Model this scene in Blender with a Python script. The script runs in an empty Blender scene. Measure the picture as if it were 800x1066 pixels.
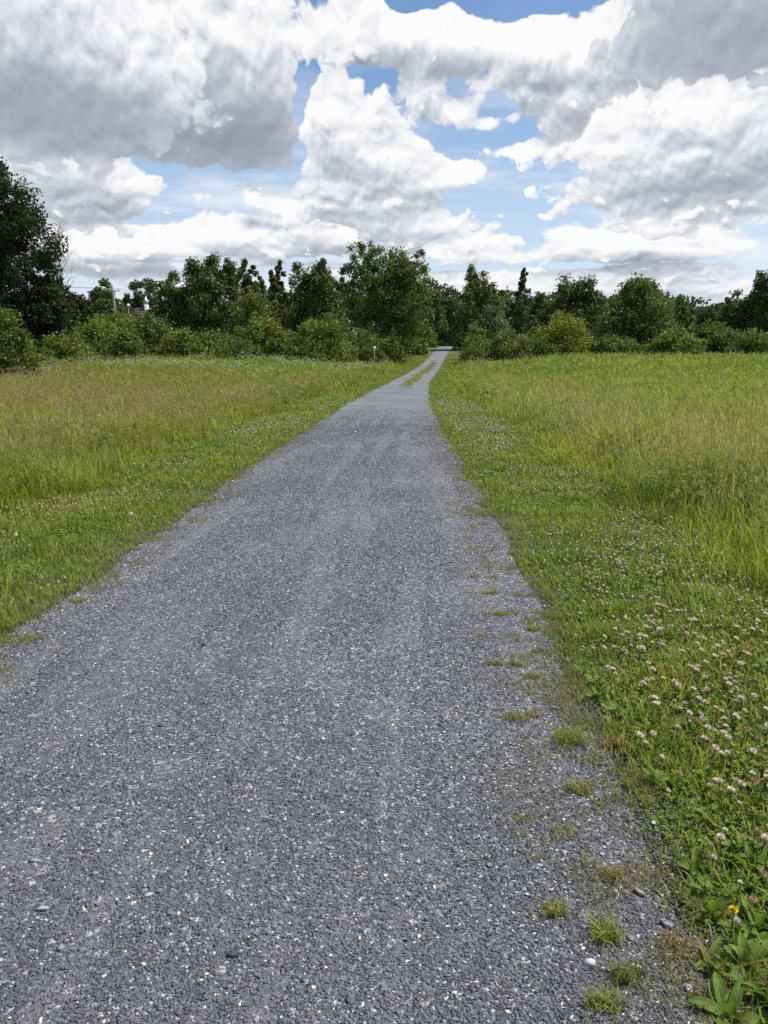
import bpy, math, random
import numpy as np
from mathutils import Vector, Matrix

C = bpy.context.scene
COL = C.collection
R = math.radians

# ------------------------------------------------------------------ camera
EYE = Vector((0.0, 0.0, 1.6))
PITCH, YAW = R(10.95), R(2.6)          # looking down a little, and a little left of the path
cam_data = bpy.data.cameras.new('camera')
cam = bpy.data.objects.new('camera', cam_data)
COL.objects.link(cam)
cam.location = EYE
cam.rotation_euler = (R(90) - PITCH, 0, YAW)
cam_data.sensor_fit = 'VERTICAL'
cam_data.sensor_height = 36.0
cam_data.lens = 36.0 * 801 / 1066
cam_data.clip_start = 0.05
cam_data.clip_end = 6000
C.camera = cam


def ray(px, py):
    """world direction seen at a position of the 800x1066 photograph (used for measuring the place)"""
    x, yv = (px - 400) / 801, (533 - py) / 801
    fy = math.cos(PITCH) + yv * math.sin(PITCH)
    z = -math.sin(PITCH) + yv * math.cos(PITCH)
    return Vector((x * math.cos(YAW) - fy * math.sin(YAW), x * math.sin(YAW) + fy * math.cos(YAW), z))


# ------------------------------------------------------------------ node helper
class NT:
    def __init__(self, tree):
        self.t = tree
        self.n = tree.nodes
        self.l = tree.links

    def new(self, kind, **props):
        nd = self.n.new(kind)
        for k, v in props.items():
            setattr(nd, k, v)
        return nd

    def put(self, sock, v):
        if v is None:
            return
        if isinstance(v, bpy.types.NodeSocket):
            self.l.new(v, sock)
        else:
            sock.default_value = v

    def m(self, op, a, b=None, c=None, clamp=False):
        nd = self.new('ShaderNodeMath', operation=op, use_clamp=clamp)
        self.put(nd.inputs[0], a)
        self.put(nd.inputs[1], b)
        self.put(nd.inputs[2], c)
        return nd.outputs[0]

    def add(self, a, b): return self.m('ADD', a, b)
    def sub(self, a, b): return self.m('SUBTRACT', a, b)
    def mul(self, a, b): return self.m('MULTIPLY', a, b)
    def mad(self, a, b, c): return self.m('MULTIPLY_ADD', a, b, c)

    def xyz(self, x=0.0, y=0.0, z=0.0):
        nd = self.new('ShaderNodeCombineXYZ')
        for i, v in enumerate((x, y, z)):
            self.put(nd.inputs[i], v)
        return nd.outputs[0]

    def sep(self, v):
        nd = self.new('ShaderNodeSeparateXYZ')
        self.put(nd.inputs[0], v)
        return nd.outputs

    def vm(self, op, a, b=None, s=None):
        nd = self.new('ShaderNodeVectorMath', operation=op)
        self.put(nd.inputs[0], a)
        self.put(nd.inputs[1], b)
        if s is not None:
            self.put(nd.inputs['Scale'], s)
        return nd.outputs[0]

    def noise(self, vec, scale, detail=3.0, rough=0.5, dim='3D', dist=0.0, out=0):
        nd = self.new('ShaderNodeTexNoise', noise_dimensions=dim)
        self.put(nd.inputs['Vector'], vec)
        nd.inputs['Scale'].default_value = scale
        nd.inputs['Detail'].default_value = detail
        nd.inputs['Roughness'].default_value = rough
        nd.inputs['Distortion'].default_value = dist
        return nd.outputs[out]

    def voro(self, vec, scale, detail=0.0, rough=0.5, dim='3D', out='Distance', rnd=1.0, feature='F1'):
        nd = self.new('ShaderNodeTexVoronoi', voronoi_dimensions=dim, feature=feature)
        self.put(nd.inputs['Vector'], vec)
        nd.inputs['Scale'].default_value = scale
        nd.inputs['Detail'].default_value = detail
        nd.inputs['Roughness'].default_value = rough
        nd.inputs['Randomness'].default_value = rnd
        if detail:
            nd.normalize = True
        return nd.outputs[out]

    def ramp(self, f, stops, interp='LINEAR'):
        nd = self.new('ShaderNodeValToRGB')
        cr = nd.color_ramp
        cr.interpolation = interp
        while len(cr.elements) < len(stops):
            cr.elements.new(0.5)
        for e, (p, c) in zip(cr.elements, stops):
            e.position = p
            e.color = (*c, 1.0) if len(c) == 3 else c
        self.put(nd.inputs[0], f)
        return nd.outputs[0]

    def smooth(self, v, a, b):
        nd = self.new('ShaderNodeMapRange', interpolation_type='SMOOTHSTEP')
        self.put(nd.inputs[0], v)
        self.put(nd.inputs[1], a)
        self.put(nd.inputs[2], b)
        return nd.outputs[0]

    def mix(self, f, a, b, blend='MIX'):
        nd = self.new('ShaderNodeMix', data_type='RGBA', blend_type=blend)
        self.put(nd.inputs[0], f)
        for s, v in ((nd.inputs[6], a), (nd.inputs[7], b)):
            self.put(s, (*v, 1.0) if isinstance(v, tuple) and len(v) == 3 else v)
        return nd.outputs[2]


# ------------------------------------------------------------------ sky and sun
SUN_EL, SUN_AZ = R(60), R(78)            # azimuth measured from +Y (the path) towards +X
world = bpy.data.worlds.new('World')
C.world = world
world.use_nodes = True
world.cycles.sampling_method = 'NONE'
w = NT(world.node_tree)
w.n.clear()
sky = w.new('ShaderNodeTexSky', sky_type='NISHITA', sun_disc=False)
sky.sun_elevation = SUN_EL
sky.sun_rotation = SUN_AZ
sky.air_density = 1.0
sky.dust_density = 0.6
sky.ozone_density = 1.6
direction = w.new('ShaderNodeTexCoord').outputs['Generated']
dx, dy, dz = w.sep(direction)
DEG = 180 / math.pi / 10                  # one unit = ten degrees of sky
U = w.mul(w.m('ARCTAN2', dx, dy), DEG)
V = w.mul(w.m('ARCSINE', dz), DEG)
WV = w.mul(w.m('LOGARITHM', w.m('MAXIMUM', w.add(V, 0.55), 0.05), math.e), 2.4)   # clouds flatten towards the horizon


def sky_uv(px, py):
    d = ray(px, py).normalized()
    return math.atan2(d.x, d.y) * DEG, math.asin(d.z) * DEG


P2 = w.xyz(U, V, 0.0)


def total(items, start=None, up=0.0):
    """sum of elliptical bumps of cloud cover, each centred on a direction of the sky: (x, y, rx, ry, amount)"""
    acc = start
    for px, py, rx, ry, amp in items:
        u0, v0 = sky_uv(px, py)
        v0 -= up
        k = 0.00715 * 0.92
        a_, b_ = 1 / (rx * k), 1 / (ry * k)
        d = w.vm('MULTIPLY', w.vm('SUBTRACT', P2, (u0, v0, 0.0)), (a_, b_, 0.0))
        nd = w.new('ShaderNodeVectorMath', operation='DOT_PRODUCT')
        w.put(nd.inputs[0], d)
        w.put(nd.inputs[1], d)
        g = w.m('POWER', 0.5, nd.outputs['Value'])
        acc = w.mul(g, amp) if acc is None else w.mad(g, amp, acc)
    return acc


SKY_TINT = (0.86, 1.0, 1.1)
def field(du=0.0, dv=0.0):
    """billowing detail shared by every bank of cloud"""
    p = w.xyz(w.add(U, du), w.add(WV, dv), 3.7)
    warp = w.vm('SCALE', w.vm('SUBTRACT', w.noise(p, 3.0, 3.0, 0.55, '2D', out=1), (0.5, 0.5, 0.5)), s=0.22)
    q = w.vm('ADD', p, warp)
    puff = w.sub(0.5, w.voro(q, 4.2, 3.0, 0.5, '2D'))
    soft = w.sub(w.noise(p, 1.5, 6.0, 0.58, '2D'), 0.5)
    return puff, soft


puff0, soft0 = field()
puff1, soft1 = field(-0.015, 0.06)          # the same detail a little nearer the sun
n0 = w.mad(puff0, 1.0, w.mul(soft0, 0.8))
relief = w.mad(w.sub(puff0, puff1), 1.0, w.mul(w.sub(soft0, soft1), 0.55))

RELIEF = 1.35
# banks of cloud from the farthest to the nearest: cover blobs, base shading blobs, threshold, edge softness, tone of the body, slope
BANKS = [
    ([(180, 248, 60, 14, .7), (300, 246, 60, 15, .75), (385, 240, 40, 18, .7), (150, 262, 90, 10, .6), (615, 258, 80, 14, .85), (690, 248, 50, 14, .7), (470, 264, 44, 14, .7), (740, 262, 60, 12, .5), (545, 250, 24, 9, -.5), (240, 258, 14, 9, -.4), (560, 290, 120, 7, .65), (590, 240, 20, 9, .4), (665, 238, 18, 9, .4), (225, 232, 22, 9, .35), (330, 228, 24, 12, .4), (262, 205, 10, 8, .75), (284, 212, 9, 6, .6), (305, 214, 14, 8, .6), (60, 252, 80, 16, .7), (400, 330, 500, 20, .5), (180, 290, 50, 8, .7), (90, 278, 50, 9, .5), (330, 280, 40, 9, .6), (255, 272, 26, 8, .5), (690, 285, 60, 8, .7), (480, 292, 50, 8, .6), (615, 300, 40, 7, .5), (770, 300, 50, 7, .5), (400, 304, 50, 6, .4), (200, 268, 400, 3, -.35), (600, 276, 300, 3, -.35)],
     [(300, 318, 400, 8, .10), (400, 262, 420, 5, .16), (300, 292, 420, 4, .12)], .42, .20, .74, 1.0),
    ([(82, 185, 60, 32, 1.0), (122, 192, 22, 26, .5), (25, 165, 38, 24, .6), (346, 128, 30, 30, .9), (328, 112, 16, 18, .5), (375, 150, 40, 26, .8), (408, 168, 34, 14, .5), (445, 182, 44, 12, .8), (480, 178, 24, 9, .5), (345, 195, 30, 26, .7), (395, 215, 46, 24, .8), (440, 232, 46, 18, .6), (500, 256, 34, 16, .7), (312, 88, 14, 30, -.8), (200, 172, 60, 10, -.5), (300, 175, 14, 20, -.5)],
     [(95, 212, 55, 16, .35), (400, 180, 50, 8, .2), (420, 240, 60, 10, .15)], .45, .11, .82, .60),
    ([(385, 30, 40, 20, .8), (345, 42, 36, 18, .8), (432, 44, 34, 20, .8), (462, 30, 30, 22, .6), (500, 42, 34, 20, .75), (555, 50, 34, 24, .75), (595, 66, 40, 30, .8), (640, 96, 60, 42, .9), (440, 92, 26, 15, .85), (472, 112, 20, 8, .6), (505, 130, 30, 8, .5), (545, 156, 40, 8, .7), (590, 120, 30, 14, .5), (690, 30, 60, 40, .6), (520, 86, 24, 7, .45), (480, 70, 16, 8, .4),
      (362, 84, 46, 13, -.7), (428, 2, 22, 8, -.7), (545, 2, 52, 11, -.9), (712, 82, 9, 9, -1.2), (545, 132, 26, 9, -.4), (470, 92, 12, 8, -.4), (314, 90, 14, 26, -.8)],
     [(600, 104, 50, 16, .08), (655, 70, 50, 22, .05), (690, 125, 40, 16, .22), (440, 58, 60, 7, .16), (540, 72, 40, 8, .18)], .44, .12, .82, .62),
    ([(715, 152, 76, 40, 1.1), (662, 172, 26, 18, .6), (790, 140, 50, 50, .6), (700, 112, 40, 16, .5), (622, 158, 12, 9, .55)],
     [(745, 198, 90, 14, .40), (785, 165, 36, 30, .25)], .45, .10, .85, .60),
    ([(210, 78, 78, 60, 1.1), (258, 108, 38, 44, .8), (150, 125, 90, 32, .7), (240, 45, 44, 34, .5), (120, 20, 160, 26, .6), (322, 92, 16, 34, -.8), (220, 178, 70, 9, -.4)],
     [(190, 146, 110, 26, 1.05), (268, 138, 40, 32, .75), (185, 90, 36, 40, .34), (130, 60, 40, 40, .2)], .48, .13, .80, .50),
    ([(40, 65, 106, 58, 1.2), (112, 82, 38, 38, .5), (790, 10, 96, 38, 1.3), (90, 28, 60, 30, .3)],
     [(70, 130, 130, 28, .95), (10, 85, 70, 40, .55), (50, 15, 50, 22, .12), (785, 22, 130, 46, 1.1)], .50, .12, .84, .50),
]
wisp = w.noise(w.xyz(w.mul(U, 0.5), w.mul(WV, 1.7), 1.3), 1.7, 7.0, 0.6, '2D')
wisp = w.mul(w.smooth(wisp, 0.40, 0.68), w.smooth(V, 2.4, 0.9))
blue = w.mix(w.smooth(V, 2.1, 0.2), w.vm('MULTIPLY', sky.outputs[0], SKY_TINT), (5.0, 6.1, 7.3))
seen = w.mix(w.mul(wisp, 0.70), blue, (6.9, 7.2, 7.5))
for cover_blobs, shade_blobs, limit, edge, tone, slope in BANKS:
    cv = total(cover_blobs)
    thick = w.add(w.sub(cv, limit), w.mul(n0, 1.25 if edge < 0.2 else 0.95))
    alpha = w.smooth(thick, -0.02, edge)
    lit = w.mad(relief, RELIEF, tone)
    rise = w.sub(cv, total(cover_blobs, None, 0.16))       # a bank slopes up towards its base and falls off at its top
    lit = w.mad(rise, slope * 0.72, lit)
    lit = w.sub(lit, w.mul(w.smooth(thick, 0.05, 0.9), 0.16))
    lit = w.mul(lit, w.m('EXPONENT', w.mul(total(shade_blobs), -0.95)))
    cc = w.ramp(lit, [(0.0, (0.22, 0.25, 0.31)), (0.35, (0.36, 0.395, 0.455)), (0.60, (0.52, 0.55, 0.60)), (0.78, (0.665, 0.685, 0.72)), (1.0, (0.795, 0.797, 0.80))])
    seen = w.mix(alpha, seen, w.vm('SCALE', cc, s=9.6))
haze_band = w.mul(w.smooth(V, 0.95, 0.05), 0.6)
seen = w.mix(haze_band, seen, (6.3, 6.7, 7.2))
seen = w.mix(w.smooth(dz, 0.0, -0.05), seen, (1.2, 1.4, 0.9))
bg = w.new('ShaderNodeBackground')
w.put(bg.inputs[0], seen)
bg.inputs[1].default_value = 0.1
w.l.new(bg.outputs[0], w.new('ShaderNodeOutputWorld').inputs[0])

sun_data = bpy.data.lights.new('sun', 'SUN')
sun_data.energy = 4.8
sun_data.angle = R(4)
sun_data.color = (1.0, 0.955, 0.88)
sun = bpy.data.objects.new('sun', sun_data)
COL.objects.link(sun)
sun_dir = Vector((math.sin(SUN_AZ) * math.cos(SUN_EL), math.cos(SUN_AZ) * math.cos(SUN_EL), math.sin(SUN_EL)))
sun.rotation_euler = sun_dir.to_track_quat('Z', 'Y').to_euler()

C.view_settings.view_transform = 'Standard'
C.view_settings.look = 'None'
C.view_settings.exposure = 0.35
C.view_settings.gamma = 1.0
C.view_settings.use_curve_mapping = False

# ------------------------------------------------------------------ render settings
C.cycles.max_bounces = 5
C.cycles.diffuse_bounces = 3
C.cycles.glossy_bounces = 2
C.cycles.transmission_bounces = 3
C.cycles.use_denoising = False
C.cycles.use_adaptive_sampling = True
C.cycles.adaptive_threshold = 0.01
C.cycles.caustics_reflective = False
C.cycles.caustics_refractive = False

rng = np.random.default_rng(11)
random.seed(5)


# ------------------------------------------------------------------ tagging and linking
def tag(o, label=None, cat=None, group=None, kind=None):
    for k, v in (('label', label), ('category', cat), ('group', group), ('kind', kind)):
        if v:
            o[k] = v
    return o


def link(name, me, mat=None, parent=None):
    o = bpy.data.objects.new(name, me)
    COL.objects.link(o)
    for m in (mat if isinstance(mat, (list, tuple)) else [mat] if mat else []):
        me.materials.append(m)
    if parent:
        o.parent = parent
    return o


def root(name, loc, rz=0.0):
    o = bpy.data.objects.new(name, None)
    COL.objects.link(o)
    o.location = loc
    o.rotation_euler = (0, 0, rz)
    o.empty_display_size = 0.2
    return o


def mesh(name, verts, faces_flat, sizes, tint=None, smooth=False, mats=None):
    """a mesh straight from arrays; tint is one colour per vertex, the thing's own colour there"""
    me = bpy.data.meshes.new(name)
    nv, nl, nf = len(verts), len(faces_flat), len(sizes)
    me.vertices.add(nv)
    me.loops.add(nl)
    me.polygons.add(nf)
    me.vertices.foreach_set('co', np.asarray(verts, np.float32).ravel())
    me.loops.foreach_set('vertex_index', np.asarray(faces_flat, np.int32))
    sizes = np.asarray(sizes, np.int32)
    me.polygons.foreach_set('loop_start', np.concatenate(([0], np.cumsum(sizes)[:-1])).astype(np.int32))
    if mats is not None:
        me.polygons.foreach_set('material_index', np.asarray(mats, np.int32))
    if smooth:
        me.polygons.foreach_set('use_smooth', np.ones(nf, bool))
    if tint is not None:
        at = me.attributes.new('tint', 'FLOAT_COLOR', 'POINT')
        c = np.ones((nv, 4), np.float32)
        c[:, :3] = tint
        at.data.foreach_set('color', c.ravel())
    me.update(calc_edges=True)
    return me


class Geo:
    """collects shapes for one mesh"""
    def __init__(self):
        self.v, self.f, self.s, self.c, self.m, self.n = [], [], [], [], [], 0

    def put(self, verts, flat, sizes, tint=(1, 1, 1), mat=0):
        verts = np.asarray(verts, float)
        self.v.append(verts)
        self.f.append(np.asarray(flat, int) + self.n)
        self.s.append(np.asarray(sizes, int))
        self.c.append(np.broadcast_to(np.asarray(tint, float), (len(verts), 3)))
        self.m.append(np.full(len(sizes), mat))
        self.n += len(verts)

    def tube(self, pts, radii, seg=7, tint=(1, 1, 1), mat=0):
        pts = [Vector(p) for p in pts]
        rings, flat, sizes = [], [], []
        for i, p in enumerate(pts):
            d = (pts[min(i + 1, len(pts) - 1)] - pts[max(i - 1, 0)]).normalized()
            a = d.cross(Vector((0.31, 0.9, 0.2))).normalized()
            b = d.cross(a)
            for k in range(seg):
                t = 2 * math.pi * k / seg
                rings.append(p + (a * math.cos(t) + b * math.sin(t)) * radii[i])
        for i in range(len(pts) - 1):
            for k in range(seg):
                k2 = (k + 1) % seg
                flat += [i * seg + k, i * seg + k2, (i + 1) * seg + k2, (i + 1) * seg + k]
                sizes.append(4)
        flat += [(len(pts) - 1) * seg + k for k in range(seg)]
        sizes.append(seg)
        self.put([tuple(r) for r in rings], flat, sizes, tint, mat)

    def box(self, c, s, rot=None, tint=(1, 1, 1), mat=0):
        p = np.array([(x, y, z) for x in (-.5, .5) for y in (-.5, .5) for z in (-.5, .5)]) * np.array(s)
        if rot is not None:
            p = p @ np.array(rot.to_matrix()).T
        self.put(p + np.array(c), [0, 1, 3, 2, 4, 6, 7, 5, 0, 4, 5, 1, 2, 3, 7, 6, 0, 2, 6, 4, 1, 5, 7, 3], [4] * 6, tint, mat)

    def build(self, name, mat, parent=None, smooth=False):
        me = mesh(name, np.concatenate(self.v), np.concatenate(self.f), np.concatenate(self.s), np.concatenate(self.c), smooth, np.concatenate(self.m))
        return link(name, me, mat, parent)


# ------------------------------------------------------------------ value noise for layout
_tab = np.random.default_rng(3).random((256, 256))


def vnoise(x, y, scale, octaves=3, off=0):
    x, y = np.asarray(x, float) / scale + 37.3 + off, np.asarray(y, float) / scale + 91.7 + off * 1.7
    out, amp, tot = 0, 1.0, 0
    for _ in range(octaves):
        xi, yi = np.floor(x).astype(int), np.floor(y).astype(int)
        fx, fy = x - xi, y - yi
        fx, fy = fx * fx * (3 - 2 * fx), fy * fy * (3 - 2 * fy)
        g = lambda a, b: _tab[a % 256, b % 256]
        v = (g(xi, yi) * (1 - fx) + g(xi + 1, yi) * fx) * (1 - fy) + (g(xi, yi + 1) * (1 - fx) + g(xi + 1, yi + 1) * fx) * fy
        out, tot, amp = out + v * amp, tot + amp, amp * 0.5
        x, y = x * 2.03, y * 2.03
    return out / tot


def sstep(v, a, b):
    t = np.clip((np.asarray(v, float) - a) / (b - a), 0, 1)
    return t * t * (3 - 2 * t)


# ------------------------------------------------------------------ lie of the land
_zy = np.array([-700, 20, 36, 50, 70, 85, 105, 140, 170, 230, 2000], float)
_zz = np.array([0, 0, 0.08, 0.30, 0.80, 1.32, 2.35, 4.35, 5.2, 5.6, 6.0])
_fy = np.linspace(-60, 400, 1841)
_fz = np.convolve(np.pad(np.interp(_fy, _zy, _zz), 24, 'edge'), np.ones(49) / 49, 'valid')


def land(x, y):
    """height of the ground"""
    x, y = np.asarray(x, float), np.asarray(y, float)
    z = np.interp(y, _fy, _fz)
    off = np.minimum(np.abs(x - mid(y)) - 2.0, 30)
    rough = sstep(off, 0, 2.5) * (vnoise(x, y, 2.6, 3) - 0.45) * 0.16
    bank = sstep(off, 1.0, 14) * sstep(y, 38, 80) * 0.95
    return z + rough + bank + sstep(off, 0, 0.6) * 0.02


_my = np.array([-20, 1, 3, 10, 20, 30, 40, 52, 85, 110, 140, 175, 260], float)
_mx = np.array([-0.8, -0.8, -0.76, -0.93, -1.10, -1.18, -1.02, -0.62, 1.2, 2.6, 4.6, 9.5, 24.0])
_mw = np.array([1.6, 1.6, 1.6, 1.66, 1.64, 1.6, 1.5, 1.32, 1.15, 1.1, 1.1, 1.1, 1.1])


def mid(y):
    return np.interp(y, _my, _mx)


def half(y):
    return np.interp(y, _my, _mw)


def edge_right(y):
    y = np.asarray(y, float)
    return mid(y) + half(y) + (vnoise(y, y * 0 + 5, 0.8, 3) - 0.5) * 0.22 * np.clip(1.2 - y / 60, 0.3, 1)


def edge_left(y):
    y = np.asarray(y, float)
    return mid(y) - half(y) + (vnoise(y, y * 0 + 55, 0.8, 3) - 0.5) * 0.26 * np.clip(1.2 - y / 60, 0.3, 1)


def strip(y):
    """how far a point's y lies inside the grassy middle of the two-track stretch"""
    return sstep(y, 42, 52) * (1 - sstep(y, 84, 100))


def at(px, py):
    """the point of the ground seen at a position of the photograph"""
    d = ray(px, py)
    t = EYE.z / -d.z
    p = EYE + d * t
    return Vector((p.x, p.y, float(land(p.x, p.y))))


def spot(px, y):
    """a point of the ground at a distance y, in the direction of a column of the photograph"""
    d = ray(px, 372)
    p = EYE + d * (y / d.y)
    return Vector((p.x, y, float(land(p.x, y))))


def top(py, px, y):
    d = ray(px, py)
    return EYE.z + d.z * y / d.y


# ------------------------------------------------------------------ materials
def material(name):
    m = bpy.data.materials.new(name)
    m.use_nodes = True
    n = NT(m.node_tree)
    return m, n, n.n['Principled BSDF']


def plant_material(name, rough=0.55, glow=0.35, spec=0.25, vary=0.25, scale=6.0):
    """leaf or blade: its own tint, a little mottled, letting some light through"""
    m, n, p = material(name)
    a = n.new('ShaderNodeAttribute', attribute_name='tint').outputs['Color']
    pos = n.new('ShaderNodeTexCoord').outputs['Object']
    k = n.mad(n.noise(pos, scale, 2.0), vary * 2, 1 - vary)
    c = n.vm('SCALE', a, s=k)
    n.put(p.inputs['Base Color'], c)
    p.inputs['Roughness'].default_value = rough
    p.inputs['Specular IOR Level'].default_value = spec
    tr = n.new('ShaderNodeBsdfTranslucent')
    n.put(tr.inputs[0], n.vm('MULTIPLY', c, (1.15, 1.25, 0.55)))
    mx = n.new('ShaderNodeMixShader')
    mx.inputs[0].default_value = glow
    n.l.new(p.outputs[0], mx.inputs[1])
    n.l.new(tr.outputs[0], mx.inputs[2])
    n.l.new(mx.outputs[0], n.n['Material Output'].inputs[0])
    return m


def tint_material(name, rough=0.8, spec=0.2, bump=0.0, scale=40.0, vary=0.2):
    m, n, p = material(name)
    a = n.new('ShaderNodeAttribute', attribute_name='tint').outputs['Color']
    pos = n.new('ShaderNodeTexCoord').outputs['Object']
    ns = n.noise(pos, scale, 4.0, 0.6)
    n.put(p.inputs['Base Color'], n.vm('SCALE', a, s=n.mad(ns, vary * 2, 1 - vary)))
    p.inputs['Roughness'].default_value = rough
    p.inputs['Specular IOR Level'].default_value = spec
    if bump:
        b = n.new('ShaderNodeBump')
        b.inputs['Strength'].default_value = bump
        b.inputs['Distance'].default_value = 0.02
        n.put(b.inputs['Height'], ns)
        n.put(p.inputs['Normal'], b.outputs[0])
    return m


M_GRASS = plant_material('grass_blades', 0.5, 0.46, 0.3, 0.15, 1.5)
M_LEAF = plant_material('tree_leaves', 0.6, 0.22, 0.2, 0.35, 0.6)
M_SHRUB = plant_material('shrub_leaves', 0.55, 0.36, 0.25, 0.3, 0.8)
M_BROAD = plant_material('weed_leaves', 0.6, 0.36, 0.2, 0.35, 45.0)
M_STONE = tint_material('stone_chips', 0.75, 0.3, 0.0, 300.0, 0.25)
M_PETAL = plant_material('petals', 0.7, 0.25, 0.1, 0.1, 200.0)
M_BARK = tint_material('bark', 0.9, 0.1, 0.8, 9.0, 0.4)


def ground_material():
    m, n, p = material('meadow_soil')
    pos = n.new('ShaderNodeTexCoord').outputs['Object']
    a = n.noise(pos, 0.35, 5.0, 0.6)
    b = n.noise(pos, 14.0, 5.0, 0.65)
    c = n.ramp(n.mad(b, 0.7, n.mul(a, 0.35)), [(0.30, (0.045, 0.040, 0.016)), (0.5, (0.060, 0.078, 0.018)), (0.72, (0.10, 0.115, 0.035))])
    n.put(p.inputs['Base Color'], c)
    p.inputs['Roughness'].default_value = 0.95
    bp = n.new('ShaderNodeBump')
    bp.inputs['Strength'].default_value = 0.8
    bp.inputs['Distance'].default_value = 0.05
    n.put(bp.inputs['Height'], b)
    n.put(p.inputs['Normal'], bp.outputs[0])
    return m


def path_material():
    """crushed slate: blue grey chips of several sizes, a scatter of pale ones, dusty wheel lines"""
    m, n, p = material('crushed_slate')
    pos = n.new('ShaderNodeTexCoord').outputs['Object']
    wob = n.vm('ADD', pos, n.vm('SCALE', n.noise(pos, 60.0, 2.0, out=1), s=0.006))
    cells = n.new('ShaderNodeTexVoronoi', voronoi_dimensions='2D')
    n.put(cells.inputs['Vector'], wob)
    cells.inputs['Scale'].default_value = 120.0
    r1 = n.sep(cells.outputs['Color'])
    big = n.new('ShaderNodeTexVoronoi', voronoi_dimensions='2D')
    n.put(big.inputs['Vector'], wob)
    big.inputs['Scale'].default_value = 48.0
    r2 = n.sep(big.outputs['Color'])
    tone = n.ramp(r1[0], [(0.0, (0.045, 0.047, 0.055)), (0.45, (0.095, 0.100, 0.114)), (0.80, (0.155, 0.161, 0.178)), (0.93, (0.27, 0.275, 0.29)), (0.965, (0.62, 0.60, 0.56)), (1.0, (0.72, 0.70, 0.66))])
    tone2 = n.ramp(r2[1], [(0.0, (0.062, 0.066, 0.076)), (0.5, (0.116, 0.121, 0.134)), (0.9, (0.185, 0.19, 0.205)), (0.975, (0.30, 0.30, 0.30)), (0.98, (0.62, 0.59, 0.55))])
    col = n.mix(0.38, tone, tone2)
    wide = n.noise(pos, 0.9, 4.0, 0.6)
    x, y, z = n.sep(pos)
    streak = n.noise(n.xyz(n.mul(x, 5.0), n.mul(y, 0.28), 0.0), 1.0, 4.0, 0.6)
    dust = n.mul(n.smooth(n.mad(streak, 0.6, n.mul(wide, 0.5)), 0.52, 0.75), 0.45)
    col = n.mix(dust, col, (0.180, 0.176, 0.180))
    patches = n.smooth(n.noise(pos, 0.45, 3.0, 0.5), 0.35, 0.7)
    col = n.vm('SCALE', col, s=n.mad(patches, 0.22, 0.93))
    n.put(p.inputs['Base Color'], col)
    p.inputs['Roughness'].default_value = 0.8
    p.inputs['Specular IOR Level'].default_value = 0.3
    b = n.new('ShaderNodeBump')
    b.inputs['Strength'].default_value = 0.9
    b.inputs['Distance'].default_value = 0.006
    n.put(b.inputs['Height'], n.add(n.mul(r1[1], 0.6), n.mul(n.sub(1.0, cells.outputs['Distance']), 0.4)))
    n.put(p.inputs['Normal'], b.outputs[0])
    return m


# ------------------------------------------------------------------ ground and path
def grid_mesh(name, xs, ys, zfun):
    X, Y = np.meshgrid(xs, ys)
    v = np.stack([X, Y, zfun(X, Y)], -1).reshape(-1, 3)
    nx, ny = len(xs), len(ys)
    i = np.arange(nx - 1)[None, :] + np.arange(ny - 1)[:, None] * nx
    f = np.stack([i, i + 1, i + 1 + nx, i + nx], -1).reshape(-1)
    return mesh(name, v, f, np.full((nx - 1) * (ny - 1), 4), smooth=True)


gx = np.concatenate([[-2500, -1200, -600, -300, -180], np.arange(-120, -12, 3.0), np.arange(-12, 12, 0.4), np.arange(12, 121, 3.0), [180, 300, 600, 1200, 2500]])
gy = np.concatenate([[-400, -100, -40, -15], np.arange(-6, 30, 0.4), np.arange(30, 190, 2.0), [200, 230, 300, 500, 900, 2500]])
o = link('ground', grid_mesh('ground', gx, gy, land), ground_material())
tag(o, 'grassy ground of the meadow on both sides of the path', 'ground', kind='structure')

py_ = np.concatenate([np.arange(-8, 30, 0.12), np.arange(30, 190, 0.8)])
cols = 15
L_, R_ = edge_left(py_), edge_right(py_)
v = np.zeros((len(py_), cols, 3))
for k in range(cols):
    t = k / (cols - 1)
    xx = L_ * (1 - t) + R_ * t
    v[:, k, 0], v[:, k, 1] = xx, py_
    v[:, k, 2] = np.maximum(land(xx, py_), np.interp(py_, _fy, _fz)) + 0.012 + 0.012 * math.sin(math.pi * t)
i = np.arange(cols - 1)[None, :] + np.arange(len(py_) - 1)[:, None] * cols
me = mesh('gravel_path', v.reshape(-1, 3), np.stack([i, i + 1, i + 1 + cols, i + cols], -1).reshape(-1), np.full((cols - 1) * (len(py_) - 1), 4), smooth=True)
o = link('gravel_path', me, path_material())
tag(o, 'straight path of blue grey crushed slate running to the trees', 'path', kind='structure')


def side(x, y):
    """distance from the path's edge out into the grass (negative on the path)"""
    return np.maximum(x - edge_right(y), edge_left(y) - x)


def path_z(x, y):
    e0, e1 = edge_left(y), edge_right(y)
    t = np.clip((x - e0) / (e1 - e0), 0, 1)
    return np.interp(y, _fy, _fz) + 0.012 + 0.012 * np.sin(np.pi * t)


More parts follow.
